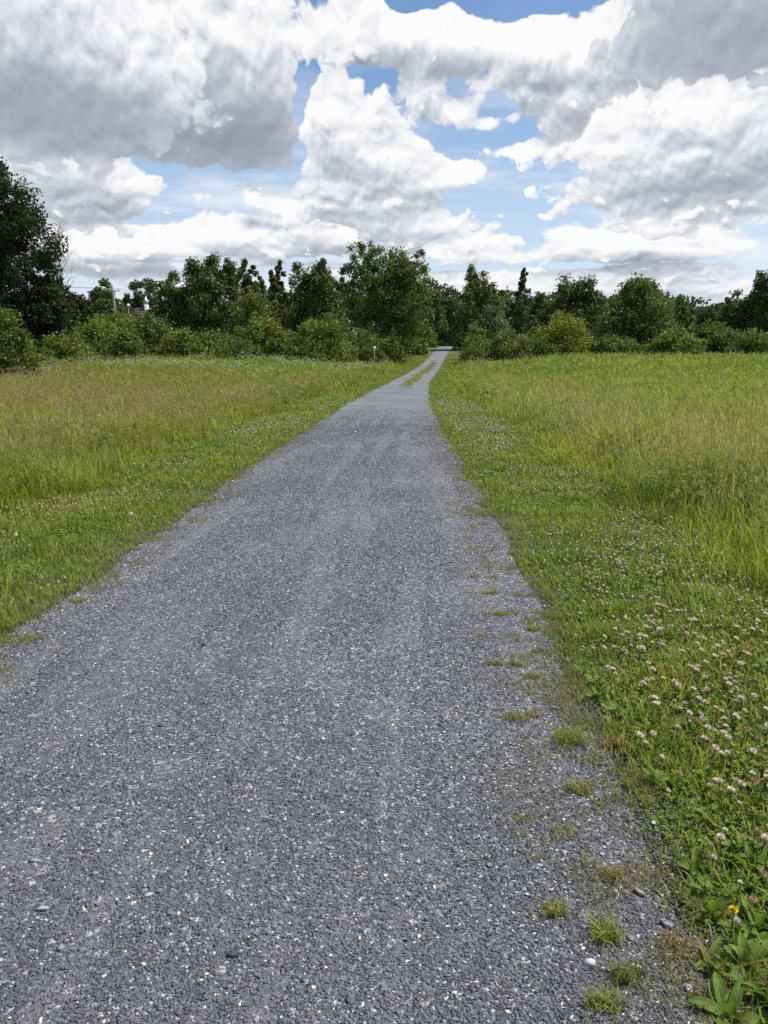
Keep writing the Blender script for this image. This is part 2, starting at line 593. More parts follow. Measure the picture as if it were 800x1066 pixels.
# ------------------------------------------------------------------ gravel chips
def chips(n, x, y, size, tint, seed, flat=0.36, sink=0.14):
    """irregular six-sided stone chips lying on the path"""
    g = np.random.default_rng(seed)
    base = np.array([(sx, sy, sz) for sx in (-.5, .5) for sy in (-.5, .5) for sz in (-.5, .5)])
    p = base[None] + g.uniform(-.34, .34, (n, 8, 3))
    dims = np.stack([g.uniform(0.8, 1.5, n), g.uniform(0.5, 0.95, n), g.uniform(0.6, 1.2, n) * flat], -1) * size[:, None]
    p = p * dims[:, None, :]
    a, tx, ty = g.uniform(0, 2 * np.pi, n), g.normal(0, .30, n), g.normal(0, .30, n)
    c, s = np.cos(tx)[:, None], np.sin(tx)[:, None]
    p[..., 1], p[..., 2] = p[..., 1] * c - p[..., 2] * s, p[..., 1] * s + p[..., 2] * c
    c, s = np.cos(ty)[:, None], np.sin(ty)[:, None]
    p[..., 0], p[..., 2] = p[..., 0] * c - p[..., 2] * s, p[..., 0] * s + p[..., 2] * c
    c, s = np.cos(a)[:, None], np.sin(a)[:, None]
    p[..., 0], p[..., 1] = p[..., 0] * c - p[..., 1] * s, p[..., 0] * s + p[..., 1] * c
    p[..., 0] += x[:, None]
    p[..., 1] += y[:, None]
    p[..., 2] += (path_z(x, y) + size * flat * (0.5 - sink))[:, None]
    f = np.array([0, 1, 3, 2, 4, 6, 7, 5, 0, 4, 5, 1, 2, 3, 7, 6, 0, 2, 6, 4, 1, 5, 7, 3])
    flat_f = (f[None] + (np.arange(n) * 8)[:, None]).ravel()
    return p.reshape(-1, 3), flat_f, np.full(n * 6, 4), np.repeat(tint, 8, 0)


def _mark(px, py, rx, ry):
    p = at(px, py)
    return (p.x, p.y, rx, ry)


SCRAPES = [_mark(174, 806, .075, .10), _mark(270, 855, .022, .11), _mark(398, 835, .020, .26), _mark(402, 665, .03, .40), _mark(330, 700, .10, .2), _mark(30, 880, .09, .18), _mark(215, 690, .12, .2), _mark(440, 900, .05, .1)]


def dust(x, y):
    """where fine pale dust lies between the chips: wheel lines and worn patches"""
    lines = vnoise(x * 4.5, y * .32, 1.0, 3, 17)
    marks = 0
    for mx_, my_, rx_, ry_ in SCRAPES:
        marks = marks + np.exp(-((x - mx_) / rx_) ** 2 - ((y - my_) / ry_) ** 2)
    return np.clip(marks + sstep(lines, .50, .72) * 1.0 + sstep(vnoise(x, y, .55, 3, 19), .60, .78) + .25 * sstep(vnoise(x, y, 2.2, 2, 23), .45, .7), 0, 1)


def slate_tints(n, g, pale=0.027):
    t = g.random(n)
    base = np.array([0.092, 0.097, 0.112])[None] * (0.55 + 0.98 * g.random(n) ** 1.4)[:, None] * (1 + g.normal(0, .04, (n, 3)))
    lightg = t > 0.90
    base[lightg] = np.array([0.235, 0.243, 0.258]) * g.uniform(.75, 1.25, (lightg.sum(), 1))
    white = t > 1 - pale
    base[white] = np.array([0.66, 0.645, 0.61]) * g.uniform(.7, 1.08, (white.sum(), 1))
    tan = (t > 1 - pale * 1.25) & ~white
    base[tan] = np.array([0.38, 0.30, 0.21]) * g.uniform(.7, 1.2, (tan.sum(), 1))
    return base


V_, F_, S_, T_, nv = [], [], [], [], 0
for y0, y1 in ((0.9, 2.0), (2.0, 3.2), (3.2, 5.0), (5.0, 8.0), (8.0, 14.0), (14, 30)):
    g = np.random.default_rng(int(y0 * 100))
    dens = lambda q: np.minimum(46000, 46000 * (1.6 / q) ** 1.6) * (1 - sstep(q, 16, 30))
    n = int(dens(y0) * (y1 - y0) * 3.9)
    y = g.uniform(y0, y1, n)
    x = g.uniform(-2.85, 1.05, n)
    keep = (g.random(n) < dens(y) / dens(y0) * (1 - .5 * dust(x, y))) & (x > edge_left(y) - 0.05 - g.exponential(.04, n)) & (x < edge_right(y) + 0.04 + g.exponential(.05, n)) & (np.abs(x + y * 0.045) < y * 0.56 + 0.75)
    x, y = x[keep], y[keep]
    far = np.clip((y - 2) / 20, 0, 1)
    s0, s1 = .0026 + .010 * far, .0092 + .009 * far
    size = s0 + (s1 - s0) * g.random(len(x)) ** 2.4
    size[g.random(len(x)) > .992] *= 1.7
    tn = slate_tints(len(x), g)
    du = dust(x, y)[:, None] * .66
    dull = (tn[:, :1] < .5)
    tn = np.where(dull, tn * (1 - du) + np.array([.172, .168, .172]) * du, tn)
    rim = (sstep(-side(x, y), .55, .05) * sstep(vnoise(x, y, .3, 3, 29), .35, .7))[:, None] * .5
    tn = np.where(dull, tn * (1 - rim) + np.array([.12, .10, .075]) * rim, tn)
    wht = tn[:, 0] > .5
    size[wht] = np.minimum(size[wht], .0105 + .006 * far[wht])
    a = chips(len(x), x, y, size, tn, int(y0 * 77))
    V_.append(a[0]); F_.append(a[1] + nv); S_.append(a[2]); T_.append(a[3]); nv += len(a[0])
o = link('gravel', mesh('gravel', np.concatenate(V_), np.concatenate(F_), np.concatenate(S_), np.concatenate(T_)), M_STONE)
tag(o, 'loose slate chips and white pebbles covering the path', 'gravel', kind='stuff')


# ------------------------------------------------------------------ grass
def blades(x, y, z, h, wd, lean, tint_lo, tint_hi, seed, kink=0.55):
    """one bent, pointed blade per point: two joints and a tip"""
    g = np.random.default_rng(seed)
    n = len(x)
    a = g.uniform(0, 2 * np.pi, n)
    fx, fy = np.cos(a), np.sin(a)
    b = a + np.pi / 2 + g.normal(0, .5, n)
    bx, by = np.cos(b), np.sin(b)
    ln = lean * g.random(n) ** 0.7
    out = np.zeros((n, 7, 3))
    for k, (t, wk) in enumerate(((0, .8), (.42, 1.0), (.76, .68))):
        bend = ln * h * (t ** 1.8)
        zz = h * t * (1 - 0.25 * ln * t)
        for s, j in ((-1, 0), (1, 1)):
            out[:, 2 * k + j, 0] = x + bx * bend + fx * wd * wk * s * .5
            out[:, 2 * k + j, 1] = y + by * bend + fy * wd * wk * s * .5
            out[:, 2 * k + j, 2] = z + zz
    out[:, 6, 0], out[:, 6, 1] = x + bx * ln * h * 1.12, y + by * ln * h * 1.12
    out[:, 6, 2] = z + h * (1 - 0.42 * ln)
    f = np.array([0, 1, 3, 2, 2, 3, 5, 4, 4, 5, 6])
    flat = (f[None] + (np.arange(n) * 7)[:, None]).ravel()
    sizes = np.tile([4, 4, 3], n)
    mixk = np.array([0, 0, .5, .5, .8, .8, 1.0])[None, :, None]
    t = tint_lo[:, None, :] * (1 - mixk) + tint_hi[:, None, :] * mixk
    return out.reshape(-1, 3), flat, sizes, t.reshape(-1, 3)


class Field:
    def __init__(self):
        self.v, self.f, self.s, self.t, self.n = [], [], [], [], 0

    def add(self, a):
        self.v.append(a[0].astype(np.float32)); self.f.append(a[1] + self.n); self.s.append(a[2]); self.t.append(a[3].astype(np.float32)); self.n += len(a[0])

    def build(self, name, mat, label, cat, kind='stuff', parent=None):
        o = link(name, mesh(name, np.concatenate(self.v), np.concatenate(self.f), np.concatenate(self.s), np.concatenate(self.t)), mat, parent)
        if label:
            tag(o, label, cat, kind=kind)
        return o


def wedge(n, y0, y1, g, spread=0.70, extra=1.6):
    """random points of the ground in front of the viewer and well to both sides"""
    y = np.sqrt(g.uniform(y0 ** 2, y1 ** 2, n))
    x = g.uniform(-1, 1, n) * (spread * y + extra) - 0.045 * y
    return x, y


def area(y0, y1, spread=0.70, extra=1.6):
    return spread * (y1 ** 2 - y0 ** 2) + 2 * extra * (y1 - y0)


VERGE_R, VERGE_L = 1.75, 1.8


def verge_width(x, y):
    w = np.where(x > mid(y), VERGE_R, VERGE_L)
    return w + (vnoise(x, y, 1.7, 3, 7) - 0.5) * 1.0


GREEN = np.array([0.215, 0.285, 0.037])
LIME = np.array([0.395, 0.412, 0.056])
DARK = np.array([0.105, 0.175, 0.028])
STRAW = np.array([0.42, 0.33, 0.15])
RUST = np.array([0.32, 0.19, 0.12])


def mixc(a, b, t):
    t = np.asarray(t)[:, None]
    return a * (1 - t) + b * t


# mown verge: short grass, thinning out over the gravel edge
verge = Field()
for y0, y1, dens, wmin, wmax in ((0.8, 3, 5200, .0026, .0066), (3, 5, 3900, .0030, .0070), (5, 9, 2500, .0038, .0082), (9, 16, 1500, .006, .011), (16, 30, 600, .011, .018), (30, 60, 190, .022, .034), (60, 110, 80, .04, .06)):
    g = np.random.default_rng(int(y0 * 10) + 1)
    w_ = 2 * 2.9 + 3.4
    n = int(dens * (y1 - y0) * w_)
    y = g.uniform(y0, y1, n)
    x = mid(y) + g.uniform(-1, 1, n) * (half(y) + 2.9)
    d = side(x, y)
    vw = verge_width(x, y)
    fr = 0.10 + 0.26 * vnoise(x, y, .35, 2, 3)
    d = d + (vnoise(x, y, .30, 3, 77) - .42) * .60 * np.clip(1 - d, 0, 1)
    ok = (d > -0.05) & (d < vw + .5) & (g.random(n) < np.clip(0.12 + (d + 0.04) / fr, 0, 1)) & (g.random(n) < 0.35 + 0.9 * vnoise(x, y, .28, 2, 11))
    ok &= np.abs(x + y * .045) < .72 * y + 1.8
    # the grassy middle of the two tracks
    inner = (np.abs(x - mid(y) - 0.05 + (vnoise(y, y, 3, 2) - .5) * .4) < 0.5 * vnoise(x, y, 1.2, 3, 91) + .12) & (g.random(n) < strip(y))
    ok |= inner
    x, y, d = x[ok], y[ok], d[ok]
    n = len(x)
    clump = vnoise(x, y, .22, 2, 5)
    hue = vnoise(x, y, .9, 3, 21)
    h = (0.035 + 0.125 * clump ** 1.3 * np.clip(.35 + d * 1.6, .3, 1.15)) * g.uniform(.6, 1.35, n)
    h[inner[ok]] = g.uniform(.05, .13, inner[ok].sum())
    hi = mixc(GREEN, LIME, np.clip(hue * 1.6 - .3 + g.normal(0, .22, n), 0, 1))
    dk = g.random(n) < .30
    hi[dk] = DARK * g.uniform(.8, 1.3, (dk.sum(), 1))
    dry = g.random(n) < (.05 + .20 * sstep(.18 - d, 0, .18) + .10 * sstep(hue, .55, .75))
    hi[dry] = mixc(STRAW, RUST, g.random(dry.sum()) * .6)
    lo = mixc(hi, np.array([.09, .095, .03]), np.full(n, .45))  # blade feet tinted darker, painting in the shaded gaps between blades
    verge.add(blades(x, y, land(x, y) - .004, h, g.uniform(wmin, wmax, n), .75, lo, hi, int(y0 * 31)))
for y0, y1, dens in ((1.2, 3, 9000), (3, 5, 7500), (5, 9, 4200), (9, 20, 1200)):
    g = np.random.default_rng(int(y0 * 10) + 6)
    n = int(dens * (y1 - y0) * 1.7)
    y = g.uniform(y0, y1, n)
    sd = g.random(n) < .62
    dd = g.exponential(.26, n) - .12
    dd[~sd] *= .6
    x = np.where(sd, edge_right(y) - dd, edge_left(y) + dd)
    ok = g.random(n) < sstep(vnoise(x, y, .15, 3, 101), .50, .66) * np.clip(1.15 - dd / .8, 0, 1)
    x, y = x[ok], y[ok]
    n = len(x)
    kind_ = vnoise(x, y, .25, 2, 103)
    hi = mixc(GREEN * .9, STRAW * .8, np.clip(kind_ * 1.8 - .55 + g.normal(0, .2, n), 0, 1))
    br = g.random(n) < .2
    hi[br] = RUST * g.uniform(.4, .9, (br.sum(), 1))
    big = np.clip(y / 4, 1, 3)
    verge.add(blades(x, y, path_z(x, y) - .003, g.uniform(.012, .045, n), g.uniform(.0016, .0036, n) * big, 1.1, mixc(hi, np.array([.16, .12, .07]), np.full(n, .5)), hi, int(y0 * 37)))
verge.build('verge_grass', M_GRASS, 'short green grass mown along both edges of the path', 'grass')

# clover leaves close to the viewer
clover = Field()


def leaflets(x, y, z, size, tint, seed):
    """three rounded leaflets per point, folded a little"""
    g = np.random.default_rng(seed)
    n = len(x)
    a0 = g.uniform(0, 2 * np.pi, n)
    tx, ty = g.normal(0, .35, n), g.normal(0, .35, n)
    V = np.zeros((n, 3, 6, 3))
    shape = np.array([(0, 0), (.35, .42), (.85, .46), (1.0, 0), (.85, -.46), (.35, -.42)])
    for k in range(3):
        a = a0 + k * 2.094 + g.normal(0, .15, n)
        c, s = np.cos(a)[:, None], np.sin(a)[:, None]
        lx, ly = shape[None, :, 0] * size[:, None], shape[None, :, 1] * size[:, None]
        gx_, gy_ = lx * c - ly * s, lx * s + ly * c
        V[:, k, :, 0], V[:, k, :, 1] = x[:, None] + gx_, y[:, None] + gy_
        V[:, k, :, 2] = z[:, None] + gx_ * tx[:, None] + gy_ * ty[:, None] + np.abs(ly) * .35
    f = np.arange(n * 18)
    return V.reshape(-1, 3), f, np.full(n * 3, 6), np.repeat(tint, 18, 0)


for y0, y1, dens, s0, s1 in ((0.8, 3, 5200, .006, .013), (3, 5, 3200, .007, .014), (5, 9, 1300, .010, .017), (9, 16, 380, .016, .026), (16, 34, 110, .03, .05)):
    g = np.random.default_rng(int(y0 * 10) + 2)
    n = int(dens * (y1 - y0) * 8)
    y = g.uniform(y0, y1, n)
    x = mid(y) + g.uniform(-1, 1, n) * 4.2
    d = side(x, y)
    patch = vnoise(x, y, .8, 2, 31)
    ok = (d > .04) & (d < verge_width(x, y) + .3) & (g.random(n) < sstep(patch + .22 * np.clip(1.4 - y / 5, 0, 1), .38, .62) * np.clip(d / .25, .1, 1)) & (np.abs(x + y * .045) < .72 * y + 1.8)
    x, y, d = x[ok], y[ok], d[ok]
    n = len(x)
    tn = mixc(np.array([.100, .180, .024]), np.array([.210, .275, .040]), g.random(n)) * g.uniform(.75, 1.15, (n, 1))
    br = g.random(n) < .06
    tn[br] = np.array([.19, .10, .045]) * g.uniform(.7, 1.2, (br.sum(), 1))
    keep_ = g.random(n) > .0
    clover.add(leaflets(x, y, land(x, y) + .01 + .06 * g.random(n) ** 1.3 * np.clip(d * 2, .2, 1), g.uniform(s0, s1, n), tn, int(y0 * 13)))
clover.build('clover_leaves', M_BROAD, 'low clover leaves filling the mown grass beside the path', 'clover')

# tall meadow
meadow = Field()
seeds = Field()


def spikelets(x, y, z, h, wd, tint, seed, parts=5):
    """loose seed head: a few short slivers round the upper stem"""
    g = np.random.default_rng(seed)
    n = len(x)
    acc = []
    lx, ly = g.normal(0, .16, n) * h, g.normal(0, .16, n) * h
    for k in range(parts):
        t = 1 - .045 * k
        acc.append((x + lx * t ** 2 + g.normal(0, 1, n) * .012 * (k + .3), y + ly * t ** 2 + g.normal(0, 1, n) * .012 * (k + .3), z + h * t))
    X, Y, Z = (np.concatenate([a[i] for a in acc]) for i in range(3))
    hh = np.repeat(h[None] * .085, parts, 0).ravel()
    w2 = np.repeat(wd[None], parts, 0).ravel()
    tt = np.concatenate([tint] * parts)
    return blades(X, Y, Z - hh * .4, hh, w2, .5, tt, tt * 1.1, seed + 1)


for y0, y1, dens, wmin, wmax in ((2.6, 6, 1500, .004, .008), (6, 10, 1150, .005, .010), (10, 16, 620, .007, .014), (16, 26, 330, .011, .02), (26, 42, 150, .018, .032), (42, 66, 70, .03, .05), (66, 100, 36, .05, .08)):
    g = np.random.default_rng(int(y0 * 10) + 3)
    n = int(dens * area(y0, y1))
    x, y = wedge(n, y0, y1, g)
    d = side(x, y)
    vw = verge_width(x, y)
    tuss = vnoise(x, y, .55, 2, 41)
    ok = (d > vw - .25) & (g.random(n) < np.clip((d - vw + .25) / .5, .1, 1)) & (g.random(n) < .35 + 1.0 * tuss)
    ok &= y < 93 + 4 * vnoise(x, y, 8, 2)
    x, y, d, vw, tuss = x[ok], y[ok], d[ok], vw[ok], tuss[ok]
    n = len(x)
    hue = vnoise(x, y, 3.2, 3, 51)
    rust = sstep(vnoise(x * .35, y, 2.4, 3, 61), .50, .62)
    h = (.26 + .62 * tuss ** 1.3 + .22 * (vnoise(x, y, 1.9, 2, 45) - .4)) * g.uniform(.5, 1.3, n) * np.clip(.55 + (d - vw) * .35, .4, 1.0)
    hi = mixc(GREEN, LIME, np.clip(hue * 2.4 - .70 + g.normal(0, .25, n), 0, 1))
    dk = g.random(n) < .16
    hi[dk] = DARK * g.uniform(.9, 1.4, (dk.sum(), 1))
    dry = g.random(n) < .025 + np.where(x > 0, .03, .19) * rust
    hi[dry] = mixc(STRAW, RUST, g.random(dry.sum()) * .7)
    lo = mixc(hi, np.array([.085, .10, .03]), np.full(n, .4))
    z = land(x, y)
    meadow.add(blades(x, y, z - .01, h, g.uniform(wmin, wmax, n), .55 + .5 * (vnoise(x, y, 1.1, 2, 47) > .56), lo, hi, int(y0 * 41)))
    pick = g.random(n) < (.024 + np.where(x > 0, .05, .25) * rust + np.where(x > 0, .07, .09) * np.exp(-((d - vw - .9) / .9) ** 2)) * (1.0 if y0 < 26 else .8)
    xs, ys, zs, hs = x[pick], y[pick], z[pick], h[pick] * 1.12 + .14
    k = len(xs)
    tn = mixc(np.array([.36, .21, .14]), np.array([.46, .37, .19]), g.random(k) * .6 + .4 * (xs > 0)) * g.uniform(.75, 1.2, (k, 1))
    wd = np.full(k, wmin * .9)
    seeds.add(blades(xs, ys, zs, hs, wd * .45, .16, mixc(tn, GREEN, np.full(k, .5)), tn, int(y0 * 43)))
    seeds.add(spikelets(xs, ys, zs, hs, wd * 1.1, tn, int(y0 * 47), 5 if y0 < 26 else 3))
    if y0 < 26:
        sel = (g.random(n) < np.where(x > 0, .035, .02) * np.exp(-((d - vw - 1.0) / 1.3) ** 2) * np.clip(vnoise(x, y, .8, 2, 93) * 2 - .6, 0, 1) * 2)
        k = int(sel.sum())
        tn = np.array([.50, .42, .22])[None] * g.uniform(.7, 1.1, (k, 1))
        hs = g.uniform(.65, 1.05, k)
        seeds.add(blades(x[sel], y[sel], z[sel], hs, np.full(k, wmin * .7), .45, mixc(tn, GREEN, np.full(k, .4)), tn, int(y0 * 53)))
        seeds.add(spikelets(x[sel], y[sel], z[sel], hs, np.full(k, wmin), tn, int(y0 * 59), 6))
meadow.build('meadow_grass', M_GRASS, 'tall uncut meadow grass spreading from the verges to the bushes', 'grass')
seeds.build('seeding_grass', M_GRASS, 'tan and pinkish seed heads standing above the meadow grass', 'grass')

# leafy weeds and white blossom through the meadow
weeds = Field()
for y0, y1, dens, s0, s1 in ((3, 10, 200, .018, .036), (10, 26, 60, .03, .06), (26, 60, 18, .06, .10), (60, 96, 8, .10, .16)):
    g = np.random.default_rng(int(y0 * 10) + 4)
    n = int(dens * area(y0, y1))
    x, y = wedge(n, y0, y1, g)
    d = side(x, y)
    ok = (d > verge_width(x, y) + .1) & (vnoise(x, y, 2.4, 3, 71) > .5)
    x, y = x[ok], y[ok]
    n = len(x)
    tn = mixc(np.array([.09, .16, .022]), np.array([.17, .22, .04]), g.random(n))
    weeds.add(leaflets(x, y, land(x, y) + g.uniform(.15, .62, n), g.uniform(s0, s1, n), tn, int(y0)))
weeds.build('meadow_weeds', M_BROAD, 'broad leaved weeds scattered through the tall meadow grass', 'weeds')

blossom = Field()
for y0, y1, dens, s0, s1, prob in ((5, 26, .9, .014, .022, .2), (26, 48, 1.6, .02, .03, .5), (48, 90, 6.5, .03, .05, 1.0)):
    g = np.random.default_rng(int(y0 * 10) + 5)
    n = int(dens * area(y0, y1))
    x, y = wedge(n, y0, y1, g)
    d = side(x, y)
    ok = (d > verge_width(x, y) + .6) & (g.random(n) < sstep(vnoise(x, y, 5, 3, 81), .42, .62) * np.where(x < 0, 1, .10) * prob)
    x, y = x[ok], y[ok]
    n = len(x)
    k = 7
    hz = land(x, y) + g.uniform(.5, .85, n)
    X, Y, Z = (np.repeat(v_, k) for v_ in (x, y, hz))
    sp = np.repeat(g.uniform(s0, s1, n), k)
    X, Y, Z = X + g.normal(0, 1, n * k) * sp, Y + g.normal(0, 1, n * k) * sp, Z + g.normal(0, .25, n * k) * sp
    blossom.add(leaflets(X, Y, Z, sp * g.uniform(.35, .7, n * k), np.tile([.58, .58, .50], (n * k, 1)) * g.uniform(.7, 1.1, (n * k, 1)), int(y0) + 9))
blossom.build('meadow_blossom', M_PETAL, 'white flower heads dotting the far meadow grass', 'flowers')

# ------------------------------------------------------------------ trees and bushes
def leaf_quads(p, size, nrm_bias, tint, seed, long=1.5):
    """small pointed leaf sprays, one per point, turned every way"""
    g = np.random.default_rng(seed)
    n = len(p)
    a = g.normal(0, 1, (n, 3))
    a /= np.linalg.norm(a, axis=1)[:, None]
    b = g.normal(0, 1, (n, 3)) + nrm_bias
    b -= a * (a * b).sum(1)[:, None]
    b /= np.linalg.norm(b, axis=1)[:, None] + 1e-9
    c = np.cross(a, b)
    s = size[:, None]
    v = np.stack([p - a * s * long * .5, p + c * s * .42 + b * s * .12, p + a * s * long * .5, p - c * s * .42 + b * s * .12], 1)
    return v.reshape(-1, 3), np.arange(n * 4), np.full(n, 4), np.repeat(tint, 4, 0)


def crown_points(kind, h, r, lo, n_clump, n_leaf, g, fill=1.0):
    """clump centres and leaf points for a crown from height lo to h, radius r"""
    cl = []
    n_clump = int(n_clump * 2.6)
    if kind == 'round':
        while len(cl) < n_clump:
            q = g.uniform(-1, 1, 3)
            l = np.linalg.norm(q)
            if l > 1 or l < .3:
                continue
            an = math.atan2(q[1], q[0])
            wob = 1 + .26 * math.sin(3 * an + h) + .12 * math.sin(5 * q[2] + r) + .10 * math.sin(7 * an + 4 * q[2])
            low = 1.0 if q[2] > -.3 else 1.0 - .25 * (-q[2] - .3)
            cl.append((q[0] * r * wob * .84 * low, q[1] * r * wob * .84 * low, lo + (h - lo) * (.5 + .46 * q[2] * (wob * .3 + .7)), (.11 + .13 * g.random()) * r))
    elif kind == 'cone':
        for k in range(n_clump):
            t = g.random() ** .75
            rr = r * (1 - t) ** .8 * math.sqrt(g.uniform(.15, 1))
            a = g.uniform(0, 6.283)
            cl.append((rr * math.cos(a), rr * math.sin(a), lo + (h - lo) * (t * .96), max(.08 * r, .30 * r * (1 - t) + .05)))
    elif kind == 'spire':
        for k in range(n_clump):
            t = k / n_clump
            rr = r * (1 - t ** 1.7) * math.sqrt(g.uniform(.0, 1.2)) * (.6 + .6 * math.sin(t * 23 + h) ** 2)
            a = g.uniform(0, 6.283)
            cl.append((rr * math.cos(a), rr * math.sin(a), lo + (h - lo) * t * .97, .30 * r * (1.18 - t)))
    elif kind == 'open':        # several upright leaders of different height, full to the ground
        lead = max(3, int(r * 1.1) + 2)
        tops = 1.0 - .24 * g.random(lead)
        tops[g.integers(0, lead)] = 1.0
        lx = np.linspace(-.62, .62, lead) + g.normal(0, .06, lead)
        ly = g.uniform(-.5, .5, lead)
        for k in range(n_clump):
            j = k % lead
            hj = h * tops[j] * (1 - .18 * abs(lx[j]))
            t = min(1.0, max(0, ((k // lead) + .5 * g.random()) / (n_clump / lead)))
            wide_ = r * (.58 * (1 - t ** 2.2) + .06)
            a_, d_ = g.uniform(0, 6.283), math.sqrt(g.random())
            cl.append((lx[j] * r * (.75 + .25 * (1 - t)) + math.cos(a_) * wide_ * d_, ly[j] * r + math.sin(a_) * wide_ * d_ * 1.2, lo + (hj - lo) * t * .97, (.10 + .10 * g.random()) * r * (1.25 - .7 * t)))
    elif kind == 'mound':
        while len(cl) < n_clump:
            q = g.uniform(-1, 1, 3)
            q[2] = abs(q[2])
            l = np.linalg.norm(q)
            if l > 1 or l < .45:
                continue
            wob = 1 + .16 * math.sin(3 * math.atan2(q[1], q[0]) + h * 3)
            cl.append((q[0] * r * wob * .92, q[1] * r * wob * .92, lo + (h - lo) * q[2] * .9, (.11 + .13 * g.random()) * min(r, h)))
    cl = np.array(cl)
    which = g.integers(0, len(cl), n_leaf)
    q = g.normal(0, 1, (n_leaf, 3))
    q /= np.linalg.norm(q, axis=1)[:, None]
    out = np.clip(g.normal(0, .56, (n_leaf, 3)), -1.0, 1.0) * (cl[which, 3] * fill)[:, None]
    q = out / (np.linalg.norm(out, axis=1)[:, None] + 1e-6)
    out[:, 2] *= .9
    pts = cl[which, :3] + out
    k_ = (h - .1) / np.percentile(pts[:, 2], 99.6)
    pts[:, 2] *= k_
    cl[:, 2] *= k_
    pts[:, 2] = np.maximum(pts[:, 2], lo * .6 + .05)
    return cl, which, pts, q


GREENS = {
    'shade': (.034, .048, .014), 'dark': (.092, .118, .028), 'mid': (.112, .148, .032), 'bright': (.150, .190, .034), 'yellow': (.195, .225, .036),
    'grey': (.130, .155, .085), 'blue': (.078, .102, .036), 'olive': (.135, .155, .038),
}


def make_tree(name, label, cat, group, px, y, top_y, wide, kind, hue, leaves, size, seed, lo=.22, clumps=40, fill=1.0, h=None, base=None):
    """a tree or bush standing y metres out; wide = crown half width in metres"""
    g = np.random.default_rng(seed)
    b = base if base is not None else spot(px, y)
    if h is None:
        h = top(top_y, px, y) - b.z
    rt = root(name, (b.x, b.y, b.z - .05), g.uniform(0, 6))
    tag(rt, label, cat, group)
    shrub = cat in ('bush',)
    cl, which, pts, q = crown_points(kind, h, wide, h * lo, clumps, leaves, g, fill)
    col = np.array(GREENS[hue])
    per = g.normal(1, .16, len(cl))[which] * g.uniform(.75, 1.3, len(pts))
    tn = col[None] * np.clip(per, .5, 1.7)[:, None]
    tn[:, 0] *= np.clip(g.normal(1, .12, len(cl))[which], .7, 1.4)
    lv = leaf_quads(pts, g.uniform(.6, 1.35, len(pts)) * size, q * .8 + np.array([0, 0, .5]), tn, seed + 1)
    cr = link('foliage' if shrub else 'crown', mesh('foliage', lv[0], lv[1], lv[2], lv[3]), M_SHRUB if shrub else M_LEAF, rt)
    t = Geo()
    bark = (.13, .105, .08)
    if shrub:
        for k in range(5):
            c = cl[g.integers(0, len(cl))]
            t.tube([(c[0] * .12, c[1] * .12, -.1), (c[0] * .5, c[1] * .5, c[2] * .55), (c[0], c[1], c[2])], [.045, .03, .012], 5, bark)
        t.build('stems', M_BARK, rt, True)
    else:
        rr = max(.10, h * .018)
        lean = g.normal(0, .02, 2) * h
        ph = h * (.80 if kind != 'cone' else .95)
        pts_ = [(0, 0, -.15), (lean[0] * .1, lean[1] * .1, ph * .12), (lean[0] * .5, lean[1] * .5, ph * .45), (lean[0], lean[1], ph)]
        t.tube(pts_, [rr * 1.35, rr, rr * .7, rr * .12], 8, bark)
        for k in range(min(14, len(cl))):
            c = cl[(k * 3) % len(cl)]
            z0 = min(c[2] * .75, ph * .75) if kind != 'cone' else min(c[2], ph * .9)
            f = z0 / ph
            s = (lean[0] * f, lean[1] * f, z0)
            m_ = tuple((s[i] * .45 + c[i] * .55) + (0, 0, .05 * h)[i] * .4 for i in range(3))
            t.tube([s, m_, tuple(c[:3])], [rr * .42 * (1 - f * .5), rr * .26, rr * .06], 5, bark)
        t.build('trunk', M_BARK, rt, True)
    return rt


T = 'trees along the far side of the meadow'
B = 'bushes in front of the tree line'
PXM = 801.0
def wpx(hw, y): return hw * y / PXM      # half width in metres from pixels measured at that distance


